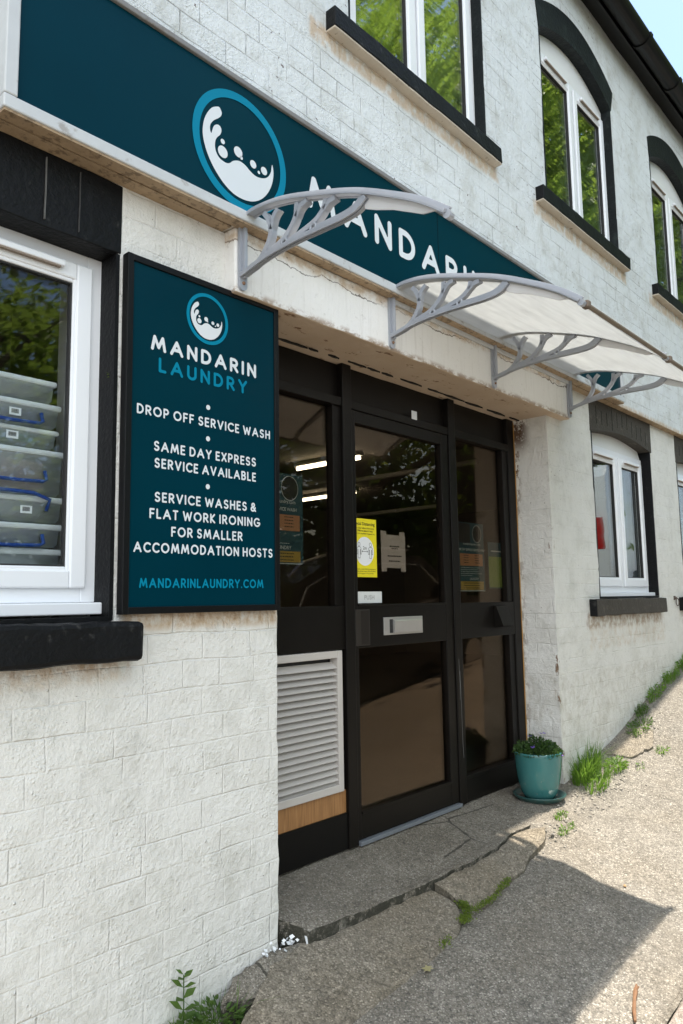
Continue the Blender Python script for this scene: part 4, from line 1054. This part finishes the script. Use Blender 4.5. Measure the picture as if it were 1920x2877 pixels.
for k, (lab, xr, z0, z1, ci, hand, bar) in enumerate(BX):
    yb0, yb1 = .155, .47; xl = xr-.46
    t = thing('storage_box', lab, 'storage box', ((xl+xr)/2, .3, z0), 'clear storage boxes stacked in the left window')
    hgt = z1-z0; lidz = z1-min(.020, hgt*.28)
    m = MB(); ti = .004
    def ringpts(z, e): return [(xl+.007-e, yb0+.006-e, z), (xr-.007+e, yb0+.006-e, z), (xr-.007+e, yb1-.006+e, z), (xl+.007-e, yb1-.006+e, z)]
    A = [m.bm.verts.new(q) for q in ringpts(z0+.002, -ti)]; B = [m.bm.verts.new(q) for q in ringpts(lidz, 0)]
    for i in range(4): m.bm.faces.new((A[i], A[(i+1) % 4], B[(i+1) % 4], B[i]))
    m.bm.faces.new(A)
    bmesh.ops.bevel(m.bm, geom=[e for e in m.bm.edges], offset=.006, segments=2, affect='EDGES')
    m.build('body', M_box, t, True)
    m = MB(); m.box(xl, xr, yb0, yb1, lidz, z1-.002, .006); m.box(xl+.03, xr-.03, yb0+.03, yb1-.03, z1-.0022, z1+.001, .001); m.build('lid', M_lid, t)
    m = MB(); rough_box(m, xl+.05, xr-.05, yb0+.035, yb1-.05, z0+.012, z0+.012+(lidz-z0)*.82, .01, .014, 8); m.build('contents', M_cloth[ci], t)
    if hand:
        m = MB(); hz = (z0+lidz)/2 - .006 if bar == 0 or k == 1 else z1-.006
        if k == 4: pts = [(xr-.26, yb0-.008, z1-.035), (xr-.25, yb0-.010, z1-.004), (xr-.20, yb0-.012, z1+.006), (xr-.10, yb0-.012, z1+.004), (xr-.052, yb0-.012, z1-.012), (xr-.060, yb0-.006, z1-.045)]
        else: pts = [(xr-.33, yb0-.004, hz+.024), (xr-.335, yb0-.008, hz-.008), (xr-.30, yb0-.010, hz-.014), (xr-.15, yb0-.010, hz-.016), (xr-.075, yb0-.010, hz-.014), (xr-.062, yb0-.008, hz-.008), (xr-.066, yb0-.004, hz+.018)]
        m.tube(pts, .0055, 8); m.build('handle', M_blue, t, True)
    if bar:
        m = MB(); bx = xr-.155 if k != 4 else xr-.13
        m.box(bx, bx+.034, yb0+.0035, yb0+.0045, z0+hgt*.30, z0+hgt*.30+.022); lb_ = m.build('barcode_label', M_pw, t)
        m = MB(); xx = bx+.006
        while xx < bx+.027: w = random.choice((.0007, .0012)); m.box(xx, xx+w, yb0+.0028, yb0+.0033, z0+hgt*.30+.006, z0+hgt*.30+.018); xx += w+.0010
        m.build('bars', M_ink, lb_)
m = MB(); m.box(.10, 1.150, .305, .60, .028, .058, .004); m.box(.12, .18, .32, .58, -1.0, .028); m.box(1.08, 1.14, .32, .58, -1.0, .028)
m.box(.10, 1.150, .15, .30, .030, .0575, .003)
tag(m.build('shelf', M_plaster, loc=(.6, .3, .03)), 'pale shelf at window sill height under the stacked storage boxes', 'shelf')

# ------------------------------------------------------------------ pot, saucer and plant by the door
PX, PY = 3.655, .020
gz = step_top(PX, PY)
m = MB(); m.lathe([(.0, .0), (.085, 0), (.110, .008), (.132, .030), (.134, .036), (.128, .036), (.108, .016), (.0, .013)], (PX, PY, gz+.003), 48)
sau = m.build('plant_saucer', M_saucer, loc=(PX, PY, gz), smooth=True); tag(sau, 'dark green glazed saucer with grit in it under the teal flower pot', 'saucer')
pz = gz+.0165
pot = thing('flower_pot', 'teal glazed ceramic flower pot standing right of the door', 'flower pot', (PX, PY, pz))
m = MB(); m.lathe([(.0, .0), (.066, 0), (.075, .005), (.090, .030), (.1025, .070), (.111, .115), (.1165, .165), (.1195, .215), (.1205, .230), (.1185, .2345), (.1150, .231), (.111, .20), (.09, .18)], (PX, PY, pz), 56); m.build('body', M_pot, pot, True)
m = MB(); m.lathe([(.0, .196), (.05, .199), (.109, .194)], (PX, PY, pz), 24); m.build('soil', simple('potting_soil', (.025, .018, .012), .95, .3, 40, .9, 60, .01), pot, True)
def leafquad(m, p, d, n_, L, w):
    d = d.normalized(); s = d.cross(n_)
    if s.length < 1e-3: s = d.cross(Vector((1, 0, 0)))
    s.normalize(); u = s.cross(d)
    m.face([p, p+d*L*.5+s*w*.5+u*L*.06, p+d*L, p+d*L*.5-s*w*.5+u*L*.06])
def rv(): 
    while True:
        v = Vector((random.uniform(-1, 1), random.uniform(-1, 1), random.uniform(-1, 1)))
        if .05 < v.length < 1: return v.normalized()
pl = thing('potted_plant', 'bushy small leaved plant with a few purple bellflowers in the teal pot', 'plant', (PX, PY, pz+.197))
m = MB(); fl = MB(); stm = MB()
for i in range(2600):
    a = random.uniform(0, 2*math.pi); r = .118*math.sqrt(random.random()); hh = .085*(1-(r/.140)**2) + .035*pn(r*math.cos(a), r*math.sin(a), 1, 20)
    p = Vector((PX+r*math.cos(a), PY+r*math.sin(a), pz+.212+max(0.0, hh)*random.uniform(.15, 1.0)))
    leafquad(m, p, Vector((math.cos(a)*.6, math.sin(a)*.6, random.uniform(-.1, .9)))+rv()*.6, rv(), random.uniform(.010, .020), random.uniform(.006, .011))
for (dx, dy, dz) in ((.02, -.03, .105), (.045, .0, .098), (-.02, .03, .09), (.115, -.03, .035), (.124, -.05, .012), (.09, -.09, .004), (-.04, -.10, .012), (.03, -.115, .004), (-.085, -.02, .05)):
    c = Vector((PX+dx, PY+dy, pz+.215+dz)); ax = Vector((dx*3, dy*3, .6)).normalized()
    stm.tube([(PX+dx*.7, PY+dy*.7, pz+.21), tuple(c)], .0007, 4)
    a1 = ax.orthogonal().normalized(); b1 = ax.cross(a1)
    fl = MB()
    for k in range(5):
        d = a1*math.cos(k*2*math.pi/5)+b1*math.sin(k*2*math.pi/5)+ax*.35; leafquad(fl, c, d, ax, .015, .009)
    fl.build('flower', M_petal, pl, normals=False)
for i in range(26):
    a = random.uniform(0, 2*math.pi); r = random.uniform(.03, .10); stm.tube([(PX+r*.6*math.cos(a), PY+r*.6*math.sin(a), pz+.20), (PX+r*math.cos(a), PY+r*math.sin(a), pz+.25+random.uniform(0, .03))], .0007, 4)
m.build('foliage', M_potleaf, pl, normals=False); stm.build('stem', M_weed, pl)

# ------------------------------------------------------------------ weeds, grass, moss, litter
def blade(m, p, d, L, w, bend):
    d = Vector((d.x, d.y, 0)); pts = []
    up_ = Vector((0, 0, 1)); prev = []
    side = Vector((-d.y, d.x, 0)); side = side.normalized() if side.length > 1e-4 else Vector((1, 0, 0))
    for k in range(4):
        t = k/3; c = p + up_*L*(t - .35*bend*t*t) + d*L*bend*t*t; ww = w*(1-t)**.7*.5
        prev.append((c-side*ww, c+side*ww))
    for (a, b), (c, e) in zip(prev, prev[1:]): m.face([a, b, e, c])
def tuft(x, y, rx, ry, n, L, label, name='grass_tuft', cat='grass tuft', mat=None, zoff=0, zf=None, leafy=0):
    z0 = (zf or gh_road)(x, y)
    m = MB()
    for i in range(n):
        a = random.uniform(0, 2*math.pi); r = math.sqrt(random.random()); px = x+rx*r*math.cos(a); py = y+ry*r*math.sin(a)
        if py > -.004 and px > DX1: py = -.004 - random.random()*.02
        p = Vector((px, py, (zf or gh_road)(px, py)-.004+zoff)); d = Vector((math.cos(a)*.7+random.uniform(-.6, .6), math.sin(a)*.7+random.uniform(-.6, .6), 0))
        blade(m, p, d, L*random.uniform(.35, 1.25), random.uniform(.0028, .0060), random.uniform(.15, 1.1))
    for i in range(leafy):
        a = random.uniform(0, 2*math.pi); r = math.sqrt(random.random()); px = x+rx*r*math.cos(a); py = min(-.005, y+ry*r*math.sin(a))
        p = Vector((px, py, (zf or gh_road)(px, py)+random.uniform(.003, L*.5))); leafquad(m, p, Vector((math.cos(a), math.sin(a), random.uniform(.0, .9))), rv()+Vector((0, 0, 1)), random.uniform(.012, .028), random.uniform(.007, .014))
    o = m.build(name, mat or M_grass, loc=(x, y, z0), normals=False); return tag(o, label, cat, 'grass and weeds along the wall foot')
tuft(4.07, -.055, .15, .05, 420, .165, 'thick bright green grass clump at the wall corner right of the flower pot', leafy=60)
tuft(4.02, -.14, .13, .05, 190, .09, 'sunlit yellow green grass fringe in front of the thick corner clump', leafy=40)
tuft(4.26, -.14, .09, .05, 120, .06, 'broad leaved weed patch on the rubble beside the corner grass', 'weed_patch', 'weed', M_grass, leafy=150)
tuft(3.52, -.16, .05, .02, 70, .030, 'short grass sprig at the sunny end of the door step', leafy=8)
tuft(3.37, -.24, .04, .02, 60, .026, 'tiny grass sprig on the gravel, nearest to the slab corner', leafy=8)
tuft(3.47, -.235, .03, .02, 50, .022, 'tiny grass sprig on the gravel just right of the slab corner', leafy=4)
tuft(4.62, -.27, .05, .03, 60, .035, 'lone grass sprig out on the sunny road', leafy=10)
tuft(4.35, -.24, .05, .02, 30, .025, 'sparse grass blades in the dusty road edge', leafy=6)
tuft(4.78, -.09, .13, .06, 80, .06, 'leafy weeds in shade at the wall foot below the right window', 'weed_patch', 'weed', M_weed, leafy=160)
tuft(4.97, -.035, .07, .03, 90, .06, 'dark weeds at the wall foot just past the concrete patch', 'weed_patch', 'weed', M_weed, leafy=60)
tuft(5.26, -.035, .15, .03, 90, .085, 'tall weeds against the wall under the right end of the black sill', 'weed_patch', 'weed', M_grass, leafy=110)
tuft(5.56, -.035, .14, .03, 80, .10, 'yellowing weeds against the wall at the right edge of the picture', 'weed_patch', 'weed', M_grass, leafy=120)
tuft(5.87, -.035, .14, .03, 90, .11, 'uppermost weeds on the wall foot beyond the right window', 'weed_patch', 'weed', M_grass, leafy=120)
tuft(1.475, -.075, .085, .05, 60, .11, 'shaded weeds and grass in the gap at the left wall foot', 'weed_patch', 'weed', M_weed, zf=lambda x, y: gh(x, y)-.045, leafy=230)
tuft(1.36, -.06, .08, .04, 40, .10, 'shaded weeds at the wall foot at the bottom edge of the picture', 'weed_patch', 'weed', M_weed, zf=lambda x, y: gh(x, y)-.04, leafy=150)
# upright weed with broad leaves
wp = thing('weed', 'upright broad leaved weed standing against the white wall at the lower left', 'weed', (1.385, -.03, gh_road(1.385, -.03)))
m = MB(); z0 = gh(1.385, -.03)-.03; m.tube([(1.385, -.03, z0), (1.388, -.034, z0+.07), (1.384, -.038, z0+.155)], .0018, 6); m.build('stem', M_weed, wp)
m = MB()
for k, (hz, L) in enumerate(((.03, .045), (.06, .05), (.09, .048), (.12, .044), (.145, .036), (.155, .028))):
    for s_ in (0, 1):
        a = k*1.57+s_*math.pi+.4; leafquad(m, Vector((1.386, -.034, z0+hz)), Vector((math.cos(a), -.25+math.sin(a)*.55, .35)), Vector((0, -.4, 1)), L, L*.52)
m.build('leaf', M_weed, wp, normals=False)
# fern on the reveal
m = MB()
for i in range(60):
    a = random.uniform(0, 6.28); leafquad(m, Vector((1.1545, .030+.010*math.cos(a)*random.random(), .668+.016*math.sin(a)*random.random())), Vector((-1, random.uniform(-1, .6), random.uniform(-.8, .9))), rv(), random.uniform(.006, .014), .005)
tag(m.build('small_fern', M_moss, loc=(1.155, .03, .668), normals=False), 'small green fern rooted in the black window reveal left of the services board', 'fern')
# moss in the joints
m = MB()
def moss_line(P, n, w):
    for i in range(n):
        t = random.random()*(len(P)-1); k = int(t); a = Vector(P[k]); b = Vector(P[k+1]); q = a.lerp(b, t-k)
        x = q.x+random.gauss(0, w); y = q.y+random.gauss(0, w); z = gh_road(x, y)+.020+random.random()*.012
        leafquad(m, Vector((x, y, z)), Vector((random.uniform(-1, 1), random.uniform(-1, 1), random.uniform(.2, 1))), rv(), random.uniform(.004, .010), random.uniform(.003, .006))
moss_line([(2.49, -.25), (2.475, -.285), (2.42, -.318), (2.385, -.325)], 1000, .010)
moss_line([(2.47, -.315), (2.545, -.318), (2.60, -.325), (2.70, -.300), (2.78, -.29)], 700, .007)
moss_line([(2.26, -.352), (2.20, -.36)], 120, .008)
mo = m.build('moss', M_moss, normals=False); tag(mo, 'yellow green moss growing in the joints between slabs and asphalt', 'moss', kind='stuff')
# gravel and crumbs
m = MB()
def crumb(x, y, z, s):
    r = bmesh.ops.create_icosphere(m.bm, subdivisions=1, radius=s)
    for v in r['verts']: v.co = Vector((v.co.x*random.uniform(.7, 1.3), v.co.y*random.uniform(.7, 1.3), v.co.z*random.uniform(.5, .9))) + Vector((x, y, z+s*.3))
for i in range(230):
    t = random.random()
    if t < .55: x = random.uniform(3.25, 4.4); y = random.gauss(-.20+.03*(x-3.8), .05)
    elif t < .8: x = random.uniform(4.2, 5.1); y = -abs(random.gauss(0, .1))-.02
    elif t < .92: x = random.uniform(3.72, 3.95); y = random.gauss(-.09, .03)
    else: x = random.uniform(2.9, 3.3); y = random.gauss(-.24, .02)
    crumb(x, y, max(gh_road(x, y), step_top(x, y) if x < 3.89 and y > -.02 else -9), random.uniform(.003, .009))
gv = m.build('gravel', simple('beige_grit', (.27, .245, .21), .85, .45, 70, .4, 120, .003)); tag(gv, 'loose gravel and grit along the edge of the road', 'gravel', kind='stuff')
m = MB()
for i in range(40):
    x = random.uniform(1.70, 1.84); y = random.gauss(-.022, .010); z = -1.112+.16*min(0, x-1.74)+random.uniform(0, .010)
    p = Vector((x, y, z)); d = rv(); e = d.orthogonal().normalized(); L = random.uniform(.004, .016)
    m.face([p, p+d*L, p+d*L*.8+e*L*.7, p+e*L*.8])
fl_ = m.build('paint_flakes', M_pw, normals=False); tag(fl_, 'fallen white paint flakes heaped in the corner of the step and wall', 'paint flakes', kind='stuff')
m = MB(); p = Vector((1.858, -.052, -1.095)); m.face([p, p+Vector((.022, -.004, -.012)), p+Vector((.018, -.010, -.046)), p+Vector((.004, -.006, -.030))])
tag(m.build('paper_scrap', M_pw, loc=tuple(p), normals=False), 'pointed white scrap lying on the broken concrete at the step corner', 'scrap')
# dead leaf, twig, dead leaves near weeds
z0 = gh_road(2.094, -.374)+.008
m = MB(); pts = [(0, 0), (.014, .010), (.024, .004), (.020, .016), (.034, .018), (.024, .026), (.026, .038), (.012, .030), (0, .036), (.002, .022), (-.012, .018), (.0, .012)]
m.prism([(u-.01, v-.02) for u, v in pts], lambda u, v, d: (2.094+u, -.374+v, z0+d+.10*(u*u)*8+.2*abs(v)*.3), 0, .0008)
tag(m.build('dead_leaf', simple('pale_dead_leaf', (.36, .32, .16), .7, .2, 60), loc=(2.094, -.374, z0)), 'pale yellow lobed dead leaf on the shaded asphalt', 'leaf')
z0 = gh_road(2.47, -.90)
m = MB(); m.tube([(2.395, -.925, z0-.002), (2.44, -.905, z0+.005), (2.49, -.888, z0+.013), (2.535, -.874, z0+.014), (2.575, -.863, z0+.018)], [.0045, .0065, .0055, .008, .003], 7); m.tube([(2.535, -.874, z0+.014), (2.552, -.880, z0+.026)], [.004, .002], 6)
tag(m.build('twig', simple('orange_brown_bark', (.19, .095, .045), .8, .4, 60), loc=(2.47, -.9, z0)), 'orange brown piece of bark on the sunlit road', 'twig')
for i, (x, y, lab) in enumerate(((4.30, -.185, 'curled tan dead leaf on the rubble by the corner weeds'), (3.13, -.62, 'tiny brown leaf bit on the sunlit road'))):
    z0 = gh_road(x, y)+.006; m = MB(); s_ = .03 if i == 0 else .014
    m.prism([(0, 0), (s_, s_*.3), (s_*1.6, s_*1.0), (s_*.8, s_*1.1), (s_*.1, s_*.7)], lambda u, v, d: (x+u, y+v, z0+d+3*u*v), 0, .001)
    tag(m.build('dead_leaf', simple('brown_dead_leaf', (.30, .17, .07), .7, .2, 60), loc=(x, y, z0)), lab, 'leaf')
# iron ring on the wall
rg = thing('wall_ring', 'small rusty iron ring on the white wall right of the lower window', 'iron ring', (5.855, 0, -.02))
m = MB(); m.tube([(5.85, .0, -.022), (5.85, -.020, -.022)], .007, 8); m.box(5.834, 5.866, -.006, .001, -.036, -.006, .002); m.build('pin', simple('rusty_iron', (.10, .075, .06), .7, .3, 50), rg)
m = MB(); m.tube([(5.868+.020*math.sin(a)*.6, -.016-.006*math.sin(a), -.052+.028*math.cos(a)) for a in [2*math.pi*i/20 for i in range(21)]], .0032, 6, False); m.build('ring', simple('rusty_iron', (.10, .075, .06), .7, .3, 50), rg)

# ------------------------------------------------------------------ across the lane: what the glass reflects
def car(name, label, cat, x, y, z, tilt, L, Wd, body, roof_prof, belt, paint, wheels, lights=None):
    r = thing(name, label, cat, (x, y, z)); r.rotation_euler = (0, tilt, 0)
    def put(m, nm, mat, par, smooth=False):
        o0 = Vector((0, 0, 0)); me = bpy.data.meshes.new(nm); bmesh.ops.recalc_face_normals(m.bm, faces=m.bm.faces[:])
        if smooth:
            for f in m.bm.faces: f.smooth = True
        m.bm.to_mesh(me); m.bm.free(); me.materials.append(mat); o = bpy.data.objects.new(nm, me); COL.objects.link(o); o.parent = par; return o
    m = MB(); m.prism(body, lambda u, v, d: (u, d, v), -Wd, 0)
    bmesh.ops.bevel(m.bm, geom=[e for e in m.bm.edges if len(e.link_faces) == 2 and e.calc_face_angle(0) > .9], offset=.05, segments=3, affect='EDGES')
    bo = put(m, 'body', paint, r)
    m = MB(); m.prism(belt, lambda u, v, d: (u, d, v), -Wd+.06, .004-.02); put(m, 'window_glass', M_carglass, r)
    for s_, yy in ((0, -.008), (1, -Wd+.008)):
        m = MB(); m.tube([(u, yy, v) for u, v in belt] + [(belt[0][0], yy, belt[0][1])], .014, 6, False); put(m, 'window_trim', M_chrome, r)
    m = MB(); m.tube([(u, -.10, v) for u, v in roof_prof], .018, 6); put(m, 'roof_rail', M_chrome, r)
    for wx in wheels:
        for yy in (-.10, -Wd+.10):
            m = MB(); m.tube([(wx, yy-.105, .33), (wx, yy+.105, .33)], .33, 28); w = put(m, 'wheel', M_dark, r)
            m = MB(); m.tube([(wx, yy+(.106 if yy > -.5 else -.106), .33), (wx, yy+(.112 if yy > -.5 else -.112), .33)], .21, 20); put(m, 'rim', M_steel, w)
    return r, put
M_chrome = simple('bright_trim', (.62, .65, .70), .12, .02, 10, .0, 60, .001, metal=1.0)
M_carglass = simple('dark_car_glass', (.010, .012, .013), .03, .05, 10, 0, 60, .001, spec=.8)
M_blackcar = simple('black_car_paint', (.006, .006, .007), .08, .05, 4, 0, 60, .001, spec=.7)
M_whitevan = simple('white_van_paint', (.80, .81, .81), .2, .03, 4, 0, 60, .001, spec=.5)
M_red = simple('red_lamp_lens', (.45, .012, .012), .15, .1, 40, .1, 80, .002)
body = [(0, .30), (0, .80), (.06, 1.02), (.35, 1.10), (.62, 1.52), (1.0, 1.66), (1.9, 1.69), (2.6, 1.62), (3.15, 1.22), (3.35, 1.08), (4.2, .98), (4.48, .82), (4.52, .40), (4.4, .26), (.15, .26)]
belt = [(.48, 1.10), (.75, 1.47), (1.1, 1.57), (1.9, 1.60), (2.55, 1.53), (3.02, 1.18), (2.8, 1.10)]
r_, put = car('parked_car', 'black car parked across the lane, seen only as a dark reflection in the door glass', 'car', 4.55, -2.64, gh(4.55, -2.64)-.02, -.11, 4.5, 1.8, body,
    [(.6, 1.58), (.8, 1.70), (1.2, 1.755), (2.0, 1.765), (2.5, 1.70)], belt, M_blackcar, (.85, 3.55))
m = MB(); m.box(3.0, 3.2, .0, .22, 1.08, 1.24, .05); put(m, 'wing_mirror', M_blackcar, r_)
m = MB(); m.box(4.40, 4.50, -.50, -.06, .74, .88, .03); put(m, 'headlight', M_chrome, r_)
vb = [(0, .35), (-.03, 1.2), (.05, 2.25), (.18, 2.42), (3.4, 2.42), (3.9, 2.2), (4.5, 1.35), (5.3, 1.15), (5.42, .5), (5.3, .32), (.1, .32)]
vbelt = [(3.55, 1.45), (3.6, 2.0), (3.85, 2.05), (4.3, 1.45)]
r_, put = car('parked_van', 'white van parked up the lane, seen reflected in the lower right window', 'van', 11.65, -2.62, gh(11.65, -2.62)-.02, -.10, 5.4, 1.95, vb, [(.4, 2.44), (3.2, 2.44)], vbelt, M_whitevan, (1.0, 4.3))
for yy in (-.20, -1.88):
    m = MB(); m.box(-.045, .06, yy, yy+.14, 1.10, 1.62, .02); put(m, 'tail_light', M_red, r_)
m = MB(); m.box(-.04, -.02, -1.75, -.30, 1.35, 2.05, .01); put(m, 'rear_window', M_carglass, r_)
# trees
def make_tree(H, seed, label):
    rnd = random.Random(seed); t = thing('tree', label, 'tree', (0, 0, 0), 'trees across the lane')
    m = MB(); m.tube([(0, 0, -.5), (.08, .05, H*.18), (.0, .12, H*.4), (.1, 0, H*.62), (.0, 0, H*.85)], [.28, .24, .18, .11, .03], 10)
    limbs = []
    for i in range(16):
        z = H*rnd.uniform(.18, .78); a = rnd.uniform(0, 6.28); L = H*rnd.uniform(.18, .34)*(1.1-z/H*.6); e = Vector((math.cos(a)*L, math.sin(a)*L, z+L*rnd.uniform(.1, .55)))
        mid = Vector((math.cos(a)*L*.5, math.sin(a)*L*.5, z+L*.18)); m.tube([(0, .08, z), tuple(mid), tuple(e)], [.09, .055, .02], 6); limbs.append((mid, e))
    m.build('trunk', M_bark, t)
    m = MB(); cl = []
    for a, e in limbs:
        for k in range(6): cl.append((a.lerp(e, rnd.uniform(.3, 1.15)) + Vector((rnd.gauss(0, .5), rnd.gauss(0, .5), rnd.gauss(0, .4))), rnd.uniform(.45, .95)))
    for k in range(10): cl.append((Vector((rnd.gauss(0, .7), rnd.gauss(0, .7), H*rnd.uniform(.7, 1.0))), rnd.uniform(.5, .9)))
    for c, R in cl:
        for k in range(int(110*R)):
            v = Vector((rnd.gauss(0, 1), rnd.gauss(0, 1), rnd.gauss(0, .8))); v = v.normalized()*R*rnd.uniform(.35, 1.0)
            p = c+v; d = Vector((rnd.uniform(-1, 1), rnd.uniform(-1, 1), rnd.uniform(-.9, .4))); n_ = Vector((rnd.uniform(-.6, .6), rnd.uniform(-.6, .6), 1))
            leafquad(m, p, d, n_, rnd.uniform(.13, .24), rnd.uniform(.07, .13))
    m.build('crown', M_tree, t, normals=False)
    return t
LT = 'leafy green tree across the lane, seen only in the window reflections'
tA = make_tree(9.0, 3, LT); tB = make_tree(11.5, 11, LT)
spots = [(tA, 3.6, -7.4, .85), (tA, 6.6, -8.6, .72), (tB, 11.6, -7.4, 1.15), (tA, 14.6, -6.8, 1.65), (tB, 18.2, -6.8, 1.50), (tA, 21.8, -6.6, 1.95), (tB, 25.6, -7.0, 1.65), (tA, 30.0, -7.4, 1.95), (tA, 17, -12, 2.1), (tB, 24, -12, 1.9)]
used = set()
for i, (t, x, y, s_) in enumerate(spots):
    o = t if t.name not in used else copy_tree(t)
    used.add(t.name); o.location = (x, y, gh(x, y)-.1); o.rotation_euler = (0, 0, i*1.9); o.scale = (s_, s_, s_)
# bank of undergrowth below the trees
m = MB(); rnd = random.Random(5)
for i in range(30000):
    x = rnd.uniform(1.0, 32); f = rnd.random(); y = -5.6 - 3.2*f - abs(rnd.gauss(0, .3))
    top = (1.0 + 3.5*min(1, f*1.7))*min(1, .95+(x-2)*.1)*(.78 + .45*pn(x, 0, 2, .45) + .22*pn(x, y, 5, 1.7)); top = max(.4, top)
    z = gh(x, y) + top*rnd.random()**.6
    leafquad(m, Vector((x, y, z)), rv(), rv()+Vector((0, 0, 1)), rnd.uniform(.18, .42), rnd.uniform(.10, .20))
und = m.build('undergrowth', M_weed, normals=False); tag(und, 'tall dark green hedge bank on the far side of the lane, reflected in the door glass', 'undergrowth', kind='stuff')
